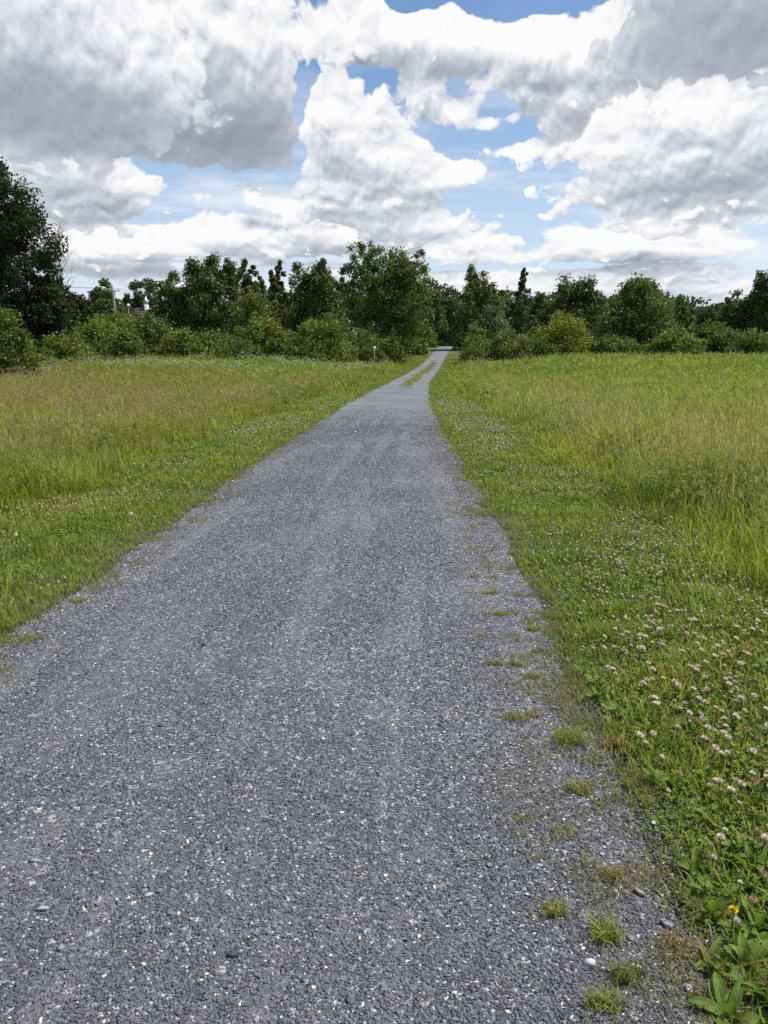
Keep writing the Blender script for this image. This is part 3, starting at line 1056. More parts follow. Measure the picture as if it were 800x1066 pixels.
TREES = [
    # label, px, dist, top px, half px, kind, hue, leaves, size, lo, clumps
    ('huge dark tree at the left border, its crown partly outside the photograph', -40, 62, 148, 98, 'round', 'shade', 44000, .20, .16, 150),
    ('broad dark tree under the right shoulder of the huge tree at the left border', 46, 68, 262, 38, 'round', 'shade', 6000, .24, .05, 45),
    ('dark tree behind the small pointed cedars, left of the utility pole', 88, 96, 303, 22, 'round', 'shade', 3500, .26, .1, 30),
    ('low round tree just left of the leaning utility pole', 112, 120, 291, 19, 'round', 'mid', 3500, .3, .12, 26),
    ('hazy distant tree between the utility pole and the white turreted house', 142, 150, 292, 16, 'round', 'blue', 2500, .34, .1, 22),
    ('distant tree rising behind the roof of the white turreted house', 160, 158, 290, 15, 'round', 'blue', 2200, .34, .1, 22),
    ('bushy tree right of the white turreted house', 181, 104, 284, 25, 'round', 'mid', 5000, .27, .05, 34),
    ('tall dark tree with a twin top, tallest between house and central tree', 222, 102, 267, 36, 'open', 'dark', 9000, .27, .06, 70),
    ('narrow dark tree right of the twin topped tree', 258, 104, 271, 18, 'open', 'dark', 4200, .27, .06, 34),
    ('slim tree with thin pointed leaders, left of the broad many tipped tree', 288, 108, 271, 15, 'open', 'dark', 4600, .26, .06, 40),
    ('short tree filling the gap left of the slim pointed tree', 273, 112, 287, 14, 'round', 'mid', 2600, .28, .06, 22),
    ('broad dark tree with several pointed tips, left of the central tree', 327, 104, 274, 34, 'open', 'dark', 8500, .27, .05, 66),
    ('dark tree tucked behind the left flank of the central tree', 352, 116, 288, 20, 'round', 'blue', 3200, .3, .05, 26),
    ('shaded tree closing the view just left of where the path disappears', 446, 150, 296, 20, 'round', 'dark', 4200, .33, .03, 34),
    ('shaded tree straight behind the end of the path', 468, 168, 300, 20, 'round', 'blue', 4200, .35, .02, 34),
    ('tall wispy topped tree on the right of the path end', 492, 128, 279, 27, 'open', 'mid', 6500, .28, .03, 60),
    ('low dark tree between the wispy topped tree and the thin conifer', 517, 134, 303, 17, 'round', 'mid', 3000, .3, .04, 24),
    ('thin dark conifer with ragged top, rising alone on the right of the path', 543, 124, 279, 16, 'spire', 'blue', 2800, .27, .05, 30),
    ('small round dark tree right of the thin conifer', 561, 128, 305, 17, 'round', 'dark', 2800, .29, .05, 24),
    ('round dark tree behind the yellow green bush', 597, 112, 288, 27, 'round', 'dark', 5600, .27, .05, 42),
    ('wide light topped tree with many loose leaders, widest on the right', 658, 88, 291, 44, 'open', 'mid', 9500, .25, .03, 90),
    ('lower tree leaning against the right side of the widest loose tree', 700, 96, 308, 22, 'round', 'mid', 4200, .26, .04, 30),
    ('low distant tree in the dip of the right skyline', 733, 150, 318, 20, 'round', 'blue', 2600, .33, .03, 24),
    ('round tree left of the tall tree at the right border', 768, 106, 303, 23, 'round', 'mid', 4600, .27, .05, 34),
    ('tall dark tree at the right border, cut off by the frame', 802, 102, 268, 32, 'open', 'dark', 6500, .27, .05, 56),
    ('low dark tree behind the yellow green bush, right of the round dark tree', 622, 125, 312, 22, 'round', 'blue', 2800, .3, .03, 24),
]
for k, (lb, px, y, ty, hw, kind, hue, lv, sz, lo, nc) in enumerate(TREES):
    make_tree('broadleaf_tree' if kind not in ('cone', 'spire') else 'conifer_tree', lb, 'tree', T, px, y, ty, wpx(hw, y), kind, hue, int(lv * 2.2), sz * .92, 100 + k * 7, min(lo, .06) if k else .12, nc, (.62 if k == 0 else 1.0) if kind != 'open' else 1.45)


def central_tree():
    """the tallest tree by the path: airy, several upright leaders"""
    y = 96
    b = spot(404, y)
    g = np.random.default_rng(77)
    rt = root('broadleaf_tree', (b.x, b.y, b.z - .05))
    tag(rt, 'tallest airy tree beside the path, sky showing through its upper branches', 'tree', T)
    m_px = y / PXM
    cl = []
    leaders = [(-34, 258, 15), (-24, 243, 16), (-6, 258, 18), (10, 249, 16), (32, 251, 12), (-44, 268, 8), (40, 285, 12), (20, 262, 14), (-14, 250, 12), (2, 275, 20)]
    limbs = []
    for dx, ty, wd in leaders:
        hz = top(ty, 404 + dx, y) - b.z
        limbs.append((dx * m_px, hz))
        dy = g.uniform(-2.4, 2.4)
        for k in range(22):
            t = .30 + .66 * g.random() ** .9
            q = g.normal(0, .55, 3)
            f = .45 + .55 * t
            ww = wd * m_px * (1.25 - .7 * t)
            cl.append((dx * m_px * f + q[0] * ww, dy * f + q[1] * ww, hz * t - .3, .62 * (1.35 - .7 * t) * (.6 + .6 * g.random())))
    for k in range(130):
        q = np.clip(g.normal(0, .5, 3), -1, 1)
        zz_ = 9.6 + 3.0 * q[2] + .6 * math.sin(q[0] * 5)
        cl.append((q[0] * 36 * m_px, q[1] * 3.2, zz_, .45 + .45 * g.random()))
    for k in range(150):
        q = g.uniform(-1, 1, 3)
        cl.append((q[0] * 42 * m_px * (.8 + .2 * q[2]), q[1] * 3.6, 4.2 + 4.0 * q[2], .6 + .5 * g.random()))
    cl = np.array(cl)
    n = 42000
    which = g.integers(0, len(cl), n)
    q = g.normal(0, 1, (n, 3))
    q /= np.linalg.norm(q, axis=1)[:, None]
    pts = cl[which, :3] + g.normal(0, .52, (n, 3)) * cl[which, 3][:, None]
    pts[:, 2] = np.maximum(pts[:, 2], .4)
    tn = np.array(GREENS['mid'])[None] * (1.1 * np.clip(g.normal(1, .18, len(cl)), .6, 1.5)[which] * g.uniform(.75, 1.3, n))[:, None]
    lv = leaf_quads(pts, g.uniform(.6, 1.3, n) * .20, q * .8 + np.array([0, 0, .5]), tn, 78)
    link('crown', mesh('crown', *lv), M_LEAF, rt)
    t = Geo()
    bark = (.14, .12, .095)
    t.tube([(0, 0, -.2), (.05, .1, 1.5), (-.1, 0, 4.0), (-.2, 0, 7.5)], [.42, .33, .26, .12], 9, bark)
    for lx, hz in limbs:
        t.tube([(-.05, 0, 2.0 + .2 * abs(lx)), (lx * .55, g.uniform(-.6, .6), hz * .5), (lx, g.uniform(-1, 1), hz * .93)], [.15, .09, .02], 5, bark)
    t.build('trunk', M_BARK, rt, True)


central_tree()

BUSHES = [
    # label, px, dist, top px, half px, kind, hue, leaves, size
    ('big dark rounded bush at the left border, in front of the huge tree', -2, 50, 319, 42, 'mound', 'mid', 6500, .15),
    ('low pale green bush right of the big dark bush at the left border', 66, 66, 346, 34, 'mound', 'bright', 4200, .17),
    ('small pale bush behind the low pale green bush, below the pointed cedars', 76, 76, 340, 18, 'mound', 'grey', 2200, .18),
    ('wide light green bush under the utility pole', 118, 76, 324, 38, 'mound', 'bright', 5000, .18),
    ('dark low bush right below the utility pole bush', 128, 68, 343, 20, 'mound', 'mid', 2600, .17),
    ('round green bush below the white turret of the house', 160, 78, 325, 24, 'mound', 'mid', 3200, .18),
    ('low light bush between the house bush and the long hedge like bush', 192, 74, 341, 24, 'mound', 'bright', 3000, .18),
    ('long low hedge like bush left of the big rounded bush', 222, 76, 343, 30, 'mound', 'mid', 3600, .18),
    ('arching light green bush rising behind the big rounded bush', 268, 86, 306, 28, 'mound', 'olive', 4600, .2),
    ('big rounded bush with dark hollow base, middle of the left row', 273, 74, 329, 30, 'mound', 'bright', 4800, .17),
    ('bright green bush with loose outline left of the small white sign', 336, 74, 328, 32, 'mound', 'bright', 5200, .17),
    ('small bush joining the big rounded bush and the loose bright bush', 305, 78, 344, 20, 'mound', 'mid', 2600, .18),
    ('low bush right behind the small white sign', 374, 80, 342, 24, 'mound', 'mid', 3200, .18),
    ('small dark bush at the foot of the central tree', 405, 86, 350, 16, 'mound', 'mid', 2200, .18),
    ('pale sunlit bush leaning towards the left side of the path', 432, 112, 349, 14, 'mound', 'bright', 2200, .22),
    ('dark bush closing the view on the left side of the path end', 440, 142, 338, 15, 'mound', 'mid', 2600, .26),
    ('dark bush straight behind the end of the path', 472, 176, 341, 22, 'mound', 'mid', 3600, .3),
    ('small leafy bush on the right of the path end', 484, 128, 345, 10, 'mound', 'mid', 2000, .24),
    ('silvery rounded bush right of the path', 512, 98, 318, 25, 'mound', 'grey', 4600, .2),
    ('low bright bush at the right edge of the path', 497, 88, 340, 19, 'mound', 'bright', 3000, .18),
    ('low leafy bush in front of the silvery bush', 530, 84, 342, 22, 'mound', 'mid', 3200, .18),
    ('small bush between the silvery bush and the yellow green bush', 558, 86, 340, 18, 'mound', 'mid', 2600, .18),
    ('yellow green bush, brightest of the row right of the path', 587, 82, 324, 29, 'mound', 'yellow', 5000, .17),
    ('low bush in front of the widest loose tree', 634, 80, 348, 18, 'mound', 'mid', 2200, .18),
    ('spreading bush right of the widest loose tree', 704, 80, 342, 26, 'mound', 'bright', 3600, .18),
    ('long bush below the dip of the right skyline', 738, 82, 335, 28, 'mound', 'mid', 4200, .18),
    ('bush in front of the tall tree at the right border', 778, 80, 342, 26, 'mound', 'mid', 3600, .18),
    ('bush at the right border, mostly outside the photograph', 818, 82, 338, 24, 'mound', 'bright', 3200, .18),
]
for k, (lb, px, y, ty, hw, kind, hue, lv, sz) in enumerate(BUSHES):
    make_tree('leafy_bush', lb, 'bush', B, px, y, ty, wpx(hw, y) * 1.08, kind, hue, int(lv * 1.8), sz * 1.0, 900 + k * 5, .04, 34, 1.1)

g = np.random.default_rng(61)
for k, px in enumerate((22, 44, 92, 146, 182, 206, 244, 290, 318, 356, 494, 541, 571, 612, 652, 678, 722, 758, 796)):
    make_tree('tangled_bush', 'low tangled bush filling in between the larger bushes before the trees', 'bush', 'low tangled bushes', px, 70 + 10 * g.random() if px < 470 else 79 + 6 * g.random(),
              346 + 9 * g.random(), g.uniform(1.5, 2.7), 'mound', ('mid', 'bright', 'mid', 'olive')[k % 4], 2600, .15, 2000 + k * 3, .03, 26, 1.25)

# the far wood closing the view behind everything else
g = np.random.default_rng(8)
nw = 70000
wx = g.uniform(-150, 170, nw)
wy = 178 + g.uniform(0, 26, nw) + 6 * vnoise(wx, wx, 9, 2)
wh = (7.5 + 8.0 * vnoise(wx, wx * 0 + 3, 7, 4, 13)) * (.9 + .3 * vnoise(wx, wx * 0 + 9, 40, 2))
wz = np.interp(wy, _fy, _fz) + wh * g.random(nw) ** .9
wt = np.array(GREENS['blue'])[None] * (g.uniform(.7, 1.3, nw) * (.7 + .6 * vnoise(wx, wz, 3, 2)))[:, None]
lv = leaf_quads(np.stack([wx, wy, wz], -1), g.uniform(.5, .95, nw), np.array([[0, -.4, .6]]), wt, 9)
tag(link('far_wood', mesh('far_wood', *lv), M_LEAF), 'dark far off wood closing the view behind the trees', 'wood', kind='stuff')

# pointed cedars
CEDARS = [
    ('tallest of the dark pointed cedars below the bare tree', 84, 316, 5.5), ('leftmost slender cedar of the pointed row', 77, 320, 4.5),
    ('right hand cedar of the pointed row, nearest the utility pole', 99, 319, 5.0), ('short cedar in the middle of the pointed row', 92, 322, 4.5),
]
for k, (lb, px, ty, hw) in enumerate(CEDARS):
    make_tree('pointed_cedar', lb, 'cedar', 'row of pointed cedars', px, 88, ty, wpx(hw, 88), 'spire', 'dark', 1500, .18, 1500 + k, .02, 26)


def bare_tree():
    b = spot(70, 84)
    rt = root('bare_tree', b)
    tag(rt, 'leafless dead tree with fine grey branches beside the huge tree at the left border', 'tree')
    g = np.random.default_rng(4)
    h = top(234, 70, 84) - b.z
    t, br = Geo(), Geo()
    c = (.20, .185, .165)
    t.tube([(0, 0, -.2), (.1, 0, h * .35), (.0, 0, h * .7), (.25, 0, h)], [.15, .11, .06, .012], 7, c)
    for k in range(26):
        f = .45 + .52 * g.random()
        a, l = g.uniform(0, 6.28), h * .22 * (1.15 - f) + .5
        s = Vector((.05, 0, h * f))
        e = s + Vector((math.cos(a) * l * .8, math.sin(a) * l * .8, l * g.uniform(.5, 1.1)))
        br.tube([s, s.lerp(e, .5) + Vector((0, 0, .1)), e], [.035, .022, .008], 4, c)
        for j in range(3):
            s2 = s.lerp(e, g.uniform(.35, .9))
            e2 = s2 + Vector((g.normal(0, .4), g.normal(0, .4), g.uniform(.2, .8)))
            br.tube([s2, e2], [.016, .006], 4, c)
    t.build('trunk', M_BARK, rt, True)
    br.build('branches', M_BARK, rt, True)


bare_tree()

import bmesh

# ------------------------------------------------------------------ utility pole, wires, house, sign
M_WOOD = tint_material('weathered_wood', 0.85, 0.1, 0.5, 12.0, 0.3)
M_PAINT = tint_material('white_paint', 0.6, 0.3, 0.15, 3.0, 0.08)
M_ROOF = tint_material('roof_shingle', 0.9, 0.1, 0.5, 8.0, 0.25)
M_WIRE = tint_material('wire', 0.6, 0.3)
m, n_, p_ = material('window_glass')
p_.inputs['Base Color'].default_value = (.03, .035, .04, 1)
p_.inputs['Roughness'].default_value = .08
M_GLASS = m

pb = spot(125, 112)
pole = root('utility_pole', pb)
tag(pole, 'slightly leaning grey wooden utility pole above the bushes', 'utility pole')
ph = top(296, 122, 112) - pb.z
g_ = Geo(); g_.tube([(0, 0, -.3), (-.22, 0, ph * .5), (-.45, 0, ph)], [.20, .17, .13], 10, (.27, .25, .225)); g_.build('pole', M_WOOD, pole, True)
g_ = Geo(); g_.box((-.42, -.17, ph - .9), (2.3, .11, .13), tint=(.34, .31, .27)); g_.build('crossarm', M_WOOD, pole)
for sx in (-1.0, -.45, .95):
    g_ = Geo(); g_.tube([(-.42 + sx, -.17, ph - .83), (-.42 + sx, -.17, ph - .70), (-.42 + sx, -.17, ph - .62)], [.05, .06, .03], 8, (.45, .45, .43)); g_.build('insulator', M_PAINT, pole, True)
for k, (sx, lb) in enumerate(((-1.0, 'thin dark power line on the outer end of the crossarm of the utility pole'), (.95, 'thin dark power line on the inner end of the crossarm of the utility pole'))):
    a = Vector((pb.x - .42 + sx, pb.y - .17, pb.z + ph - .60))
    e = Vector((pb.x + 30 + sx, pb.y + 50, pb.z + ph + 1.0))
    f = Vector((pb.x - 60 + sx, pb.y - 22, pb.z + ph + 4.0))
    g_ = Geo()
    pts = [f.lerp(a, i / 12) - Vector((0, 0, 1.4 * math.sin(math.pi * i / 12))) for i in range(13)] + [a.lerp(e, i / 12) - Vector((0, 0, 1.3 * math.sin(math.pi * i / 12))) for i in range(1, 13)]
    g_.tube(pts, [.018] * len(pts), 5, (.10, .10, .11))
    tag(g_.build('power_line', M_WIRE), lb, 'power line', 'power lines on the utility pole')

hb = spot(154, 130)
house = root('gabled_house', hb, 0)
tag(house, 'low brown roofed house with a narrow white pointed turret, mostly hidden behind the bushes', 'house')
ridge = top(320.5, 154, 130) - hb.z
tip = top(307.5, 156, 130) - hb.z
eave, W, D = ridge - 1.1, 1.5, 1.6
g_ = Geo()
prof = [(-D, 0), (D, 0), (D, eave), (0, ridge - .1), (-D, eave)]
vv = [(-W, y_, z_) for y_, z_ in prof] + [(W, y_, z_) for y_, z_ in prof]
g_.put(vv, [4, 3, 2, 1, 0, 5, 6, 7, 8, 9] + sum(([i, (i + 1) % 5, (i + 1) % 5 + 5, i + 5] for i in range(5)), []), [5, 5] + [4] * 5, (.35, .34, .32))
g_.build('wall', M_PAINT, house)
g_ = Geo()
for s_ in (-1, 1):
    uy, uz = s_ * (D + .25), eave - .18
    vv = [(-W - .2, 0, ridge), (-W - .2, uy, uz), (W + .2, uy, uz), (W + .2, 0, ridge), (-W - .2, 0, ridge - .1), (-W - .2, uy, uz - .1), (W + .2, uy, uz - .1), (W + .2, 0, ridge - .1)]
    g_.put(vv, [0, 1, 2, 3, 7, 6, 5, 4, 0, 4, 5, 1, 1, 5, 6, 2, 2, 6, 7, 3, 3, 7, 4, 0], [4] * 6, (.09, .062, .05))
rf = g_.build('roof', M_ROOF, house)
g_ = Geo()
g_.box((.35, -.25, (ridge + .55) / 2 + .5), (.62, .62, ridge + .55 - 1.0), tint=(.60, .60, .60))
zt = ridge + .55
g_.put([(.0, -.6, zt), (.7, -.6, zt), (.7, .1, zt), (0, .1, zt), (.35, -.25, tip)], [0, 1, 4, 1, 2, 4, 2, 3, 4, 3, 0, 4, 3, 2, 1, 0], [3, 3, 3, 3, 4], (.58, .59, .60))
tu = g_.build('turret', M_PAINT, house)
fr = Geo()
for bx, bz, sx, sz in ((0, .28, .36, .05), (0, -.28, .36, .05), (-.155, 0, .05, .51), (.155, 0, .05, .51)):
    fr.box((.35 + bx, -.575, ridge + .15 + bz), (sx, .03, sz), tint=(.70, .70, .68))
fr.build('window', M_PAINT, tu)

lb_ = spot(137, 112)
lamp = root('yard_light', lb_)
lz = top(318, 137, 112) - lb_.z
tag(lamp, 'small pale round yard light showing between the utility pole and the house', 'yard light')
g_ = Geo(); g_.tube([(0, 0, -.2), (0, 0, lz * .5), (0, 0, lz - .2)], [.06, .05, .05], 8, (.30, .30, .29)); g_.build('post', M_WOOD, lamp, True)
g_ = Geo(); g_.tube([(0, 0, lz - .24), (0, 0, lz - .18), (0, 0, lz), (0, 0, lz + .18), (0, 0, lz + .24)], [.10, .20, .26, .18, .06], 12, (.75, .75, .72)); g_.build('globe', M_PAINT, lamp, True)

sb = spot(390, 70)
sign = root('trail_sign', sb, R(3))
tag(sign, 'small white sign on a thin wooden post at the meadow edge left of the path', 'sign')
sz = top(361.0, 390, 70) - sb.z
g_ = Geo(); g_.box((0, 0, sz * .5 - .1), (.09, .09, sz + .1), tint=(.33, .26, .18)); g_.build('post', M_WOOD, sign)
g_ = Geo()
g_.box((0, -.07, sz - .12), (.24, .03, .30), tint=(.66, .66, .66)); g_.build('panel', M_PAINT, sign)

# ------------------------------------------------------------------ single stones
def stone(px, py, w, l, h, tint, label, seed, rz):
    g = np.random.default_rng(seed)
    p = at(px, py)
    pz = float(path_z(np.array(p.x), np.array(p.y)))
    bm = bmesh.new()
    for k in range(15):
        q = g.normal(0, 1, 3)
        q /= np.abs(q).max() ** .6 * np.linalg.norm(q) ** .4
        bm.verts.new((q[0] * w * .5 * g.uniform(.75, 1), q[1] * l * .5 * g.uniform(.75, 1), q[2] * h * .5 * g.uniform(.7, 1)))
    res = bmesh.ops.convex_hull(bm, input=bm.verts)
    bmesh.ops.delete(bm, geom=[e for e in res['geom_interior'] if isinstance(e, bmesh.types.BMVert)], context='VERTS')
    bm.verts.index_update()
    v = [tuple(q.co) for q in bm.verts]
    f = [q.index for fc in bm.faces for q in fc.verts]
    s = [len(fc.verts) for fc in bm.faces]
    bm.free()
    tn = np.array(tint) * .85 * (1 + g.normal(0, .08, (len(v), 1)))
    o = link('loose_stone', mesh('loose_stone', np.array(v), f, s, tn), M_STONE)
    o.location = (p.x, p.y, pz + h * .16 + .003)
    o.rotation_euler = (g.normal(0, .1), g.normal(0, .1), R(rz))
    tag(o, label, 'stone', 'larger loose stones on the path')


STONES = [
    (667, 934, .036, .050, .016, (.36, .27, .21), 'tan pinkish stone lying right of centre among the grass tufts', 1, 40),
    (695, 967, .045, .040, .014, (.27, .28, .31), 'flat blue grey stone touching the broad leaved weeds', 2, 10),
    (243, 1003, .040, .028, .016, (.055, .06, .075), 'smooth dark oval stone near the bottom of the picture', 3, 10),
    (37, 903, .050, .022, .012, (.30, .31, .33), 'long pale grey flake of slate near the left border', 4, 15),
    (47, 954, .050, .024, .014, (.36, .37, .38), 'pale flat flake below the long grey flake near the left border', 5, 20),
    (613, 1010, .040, .030, .018, (.52, .51, .49), 'chunky white stone left of the dark green tuft', 6, 0),
    (660, 912, .040, .016, .010, (.55, .54, .52), 'thin curved white stone above the tan stone', 7, -50),
    (544, 854, .026, .018, .014, (.48, .49, .5), 'pale stone on the open gravel above the tuft zone', 8, 20),
    (588, 915, .030, .020, .012, (.34, .36, .40), 'light blue grey stone left of the thin curved white stone', 9, 60),
    (680, 861, .028, .018, .012, (.50, .50, .50), 'pale stone at the grass edge above the weeds', 10, 20),
    (661, 1012, .040, .013, .010, (.60, .58, .55), 'narrow whitish stone beside the dark green tuft', 11, -15),
    (717, 1036, .020, .028, .016, (.55, .54, .50), 'round white stone just left of the lowest broad leaved weed', 12, 0),
    (156, 940, .032, .014, .010, (.42, .43, .44), 'light sliver of slate left of centre near the bottom', 13, 40),
    (100, 917, .028, .020, .010, (.27, .28, .31), 'grey slate piece between the flakes and the path centre', 14, 30),
    (64, 996, .026, .022, .012, (.26, .27, .30), 'grey angular slate piece in the lower left corner', 15, 60),
    (296, 760, .020, .018, .010, (.42, .25, .24), 'small reddish stone on the middle of the path', 16, 0),
]
for a in STONES:
    stone(*a)

# ------------------------------------------------------------------ grass tufts growing in the gravel
def tuft(px, py, r, n, h, hue, label, seed):
    g = np.random.default_rng(seed)
    p = at(px, py)
    pz = float(path_z(np.array(p.x), np.array(p.y)))
    lobes = g.normal(0, r * .12, (5, 2)) * np.array([1.2, .8])
    lw = g.uniform(.34, .46, 5) * r
    j = g.choice(5, n, p=np.array([.38, .26, .18, .11, .07]))
    x, y = lobes[j, 0] + np.clip(g.normal(0, 1, n), -1.5, 1.5) * lw[j] * .9, lobes[j, 1] + np.clip(g.normal(0, 1, n), -1.5, 1.5) * lw[j] * .7
    cols = {'green': (GREEN, LIME), 'dark': (DARK, GREEN * .8), 'dry': (STRAW * .6, LIME), 'brown': (RUST * .7, STRAW)}[hue]
    hi = mixc(cols[0], cols[1], g.random(n))
    dry = g.random(n) < .28
    hi[dry] = STRAW * g.uniform(.4, .9, (dry.sum(), 1))
    lo = mixc(hi, np.array([.12, .11, .045]), np.full(n, .45))
    b = blades(x, y, np.zeros(n) - .003, h * g.uniform(.25, 1.1, n), g.uniform(.0016, .0040, n), 1.15, lo, hi, seed + 1)
    o = link('grass_tuft', mesh('grass_tuft', b[0], b[1], b[2], b[3]), M_GRASS)
    o.location = (p.x, p.y, pz)
    tag(o, label, 'grass tuft', 'grass tufts growing in the gravel')


TUFTS = [
    (578, 955, .060, 130, .050, 'green', 'flat green tuft on gravel left of the tan stone'),
    (630, 980, .070, 190, .075, 'green', 'full spiky green tuft between the tan stone and the white stone'),
    (651, 1024, .065, 190, .060, 'dark', 'dark green matted tuft near the bottom right weeds'),
    (628, 1054, .070, 150, .060, 'green', 'bright tuft touching the bottom of the picture'),
    (607, 828, .075, 170, .055, 'dry', 'yellowish tuft in gravel just below the ragged grass corner'),
    (600, 775, .12, 320, .085, 'green', 'largest tuft, jutting from the grass corner into the gravel'),
    (640, 780, .10, 220, .070, 'brown', 'brownish tuft right beside the largest tuft'),
    (515, 694, .080, 170, .040, 'dry', 'flat mossy tuft on gravel, left one of the upper pair'),
    (538, 695, .055, 120, .040, 'green', 'small bright tuft, right one of the upper pair'),
    (552, 707, .080, 150, .045, 'dry', 'pale tuft just below the upper pair'),
    (536, 752, .10, 210, .050, 'dry', 'wide mossy tuft in gravel left of the largest tuft'),
    (558, 748, .050, 80, .040, 'dry', 'tiny pale tuft between the wide mossy tuft and the largest tuft'),
    (500, 665, .060, 90, .030, 'dry', 'thin dry tuft above the upper pair'),
    (520, 642, .060, 110, .045, 'green', 'small green tuft near the right grass edge, halfway up the path'),
    (556, 658, .070, 150, .050, 'green', 'green tuft at the edge of the right grass above the upper pair'),
    (492, 603, .080, 120, .045, 'green', 'small tuft on gravel beside the right grass, highest up the path'),
    (513, 620, .080, 140, .050, 'green', 'tuft reaching out of the right grass just below the highest tuft'),
    (610, 905, .050, 60, .040, 'dry', 'sparse dry tuft above the tan stone'),
    (636, 916, .055, 90, .055, 'dry', 'thin leggy tuft right above the tan stone'),
    (590, 872, .090, 110, .035, 'dry', 'flat sparse patch of dry blades in gravel above the tan stone'),
    (548, 858, .070, 60, .030, 'dry', 'faint sparse patch left of the flat dry blades'),
    (700, 990, .050, 70, .040, 'brown', 'small brownish tuft below the flat blue grey stone'),
    (32, 668, .10, 190, .045, 'green', 'bright tuft on gravel at the left grass edge'),
    (80, 628, .09, 160, .045, 'dry', 'dry tuft at the left grass edge, above the bright one'),
    (5, 700, .08, 90, .040, 'dry', 'sparse tuft at the left border below the bright one'),
    (120, 598, .08, 120, .040, 'brown', 'brown tuft at the left grass edge, uppermost of that side'),
]
for k, a in enumerate(TUFTS):
    tuft(*a, 3000 + k)

# ------------------------------------------------------------------ broad leaved weeds, lower right
def leaf_blade(length, width, curl, seed, tint):
    """one long leaf with a sunk midrib and wavy edge, growing along +X"""
    g = np.random.default_rng(seed)
    nl, nw = 9, 4
    v, f, s = [], [], []
    ph = g.uniform(0, 6)
    for i in range(nl + 1):
        t = i / nl
        w = width * (math.sin(math.pi * min(1, t * .93 + .07)) ** .75) * (1.05 - .25 * t) * .5 + (.003 if t < 1 else 0)
        if t < .16:
            w = width * .07
        ang = .75 - curl * t
        z = length * (.62 * t - curl * .42 * t * t)
        x = length * (.86 * t)
        for j in range(-nw // 2, nw // 2 + 1):
            u = j / (nw / 2)
            v.append((x, u * w, z + abs(u) * w * .42 + math.sin(t * 17 + ph + u) * w * .07 * abs(u)))
    for i in range(nl):
        for j in range(nw):
            a = i * (nw + 1) + j
            f += [a, a + 1, a + nw + 2, a + nw + 1]; s.append(4)
    tn = np.tile(np.array(tint), (len(v), 1)) * (1 + g.normal(0, .05, (len(v), 1)))
    tn *= np.array([1.0 + .16 * ((k // (nw + 1)) % 2) for k in range(len(v))])[:, None]
    mid_ = np.array([k % (nw + 1) == nw // 2 for k in range(len(v))])
    tn[mid_] = tn[mid_] * .6 + np.array([.16, .20, .07]) * .4
    return np.array(v), f, s, tn


def weed(px, py, nleaf, length, width, label, seed, up=.0):
    g = np.random.default_rng(seed)
    d = ray(px, py)
    p = EYE + d * (EYE.z / -d.z)
    rt = root('broad_leaved_weed', (p.x, p.y, float(land(p.x, p.y)) + .005))
    tag(rt, label, 'weed', 'broad leaved weeds in the near grass edge')
    for k in range(nleaf):
        L = length * g.uniform(.4, 1.15)
        c = mixc(np.array([.075, .150, .020]), np.array([.190, .250, .036]), np.array([g.random() ** 1.4]))[0]
        if g.random() < .08:
            c = np.array([.25, .19, .07])
        v, f, s, tn = leaf_blade(L, width * g.uniform(.75, 1.15), g.uniform(.2, 1.5), seed * 31 + k, c)
        o = link('leaf', mesh('leaf', v, f, s, tn, True), M_BROAD, rt)
        o.rotation_euler = (g.normal(0, .35), g.normal(-.1, .38) - up * (k % 2) * .5, 6.283 * k / nleaf + g.normal(0, .25))


WEEDS = [
    (758, 1064, 13, .105, .028, 'broad leaved weed at the bottom right corner, lowest of all', 41),
    (797, 1050, 12, .11, .030, 'broad leaved weed half cut by the right border near the bottom', 42),
    (744, 962, 13, .105, .027, 'broad leaved weed left of the yellow flower', 43),
    (726, 912, 12, .09, .025, 'broad leaved weed on the gravel edge above the yellow flower', 44),
    (782, 912, 12, .105, .028, 'broad leaved weed right above the yellow flower', 45),
    (790, 972, 13, .11, .024, 'narrow leaved weed right below the yellow flower', 46),
    (746, 866, 12, .10, .022, 'weed with long leaves at the grass edge above the yellow flower', 47),
    (790, 846, 12, .10, .027, 'broad leaved weed at the right border, third from the bottom', 48),
    (706, 776, 11, .09, .020, 'pale leaved weed near the ragged grass corner', 49),
    (775, 786, 11, .10, .022, 'weed with long leaves at the right border, uppermost', 50),
    (700, 822, 10, .08, .020, 'small weed on the gravel edge below the ragged grass corner', 51),
    (662, 746, 9, .07, .018, 'small weed inside the ragged grass corner', 52),
    (776, 1010, 12, .10, .030, 'broad leaved weed between the narrow leaved one and the bottom corner', 53),
    (738, 1010, 10, .085, .024, 'small weed on the gravel edge below the flat blue grey stone', 54),
    (760, 900, 11, .095, .026, 'broad leaved weed in the thick growth just above the yellow flower', 55),
]
for a in WEEDS:
    weed(*a)

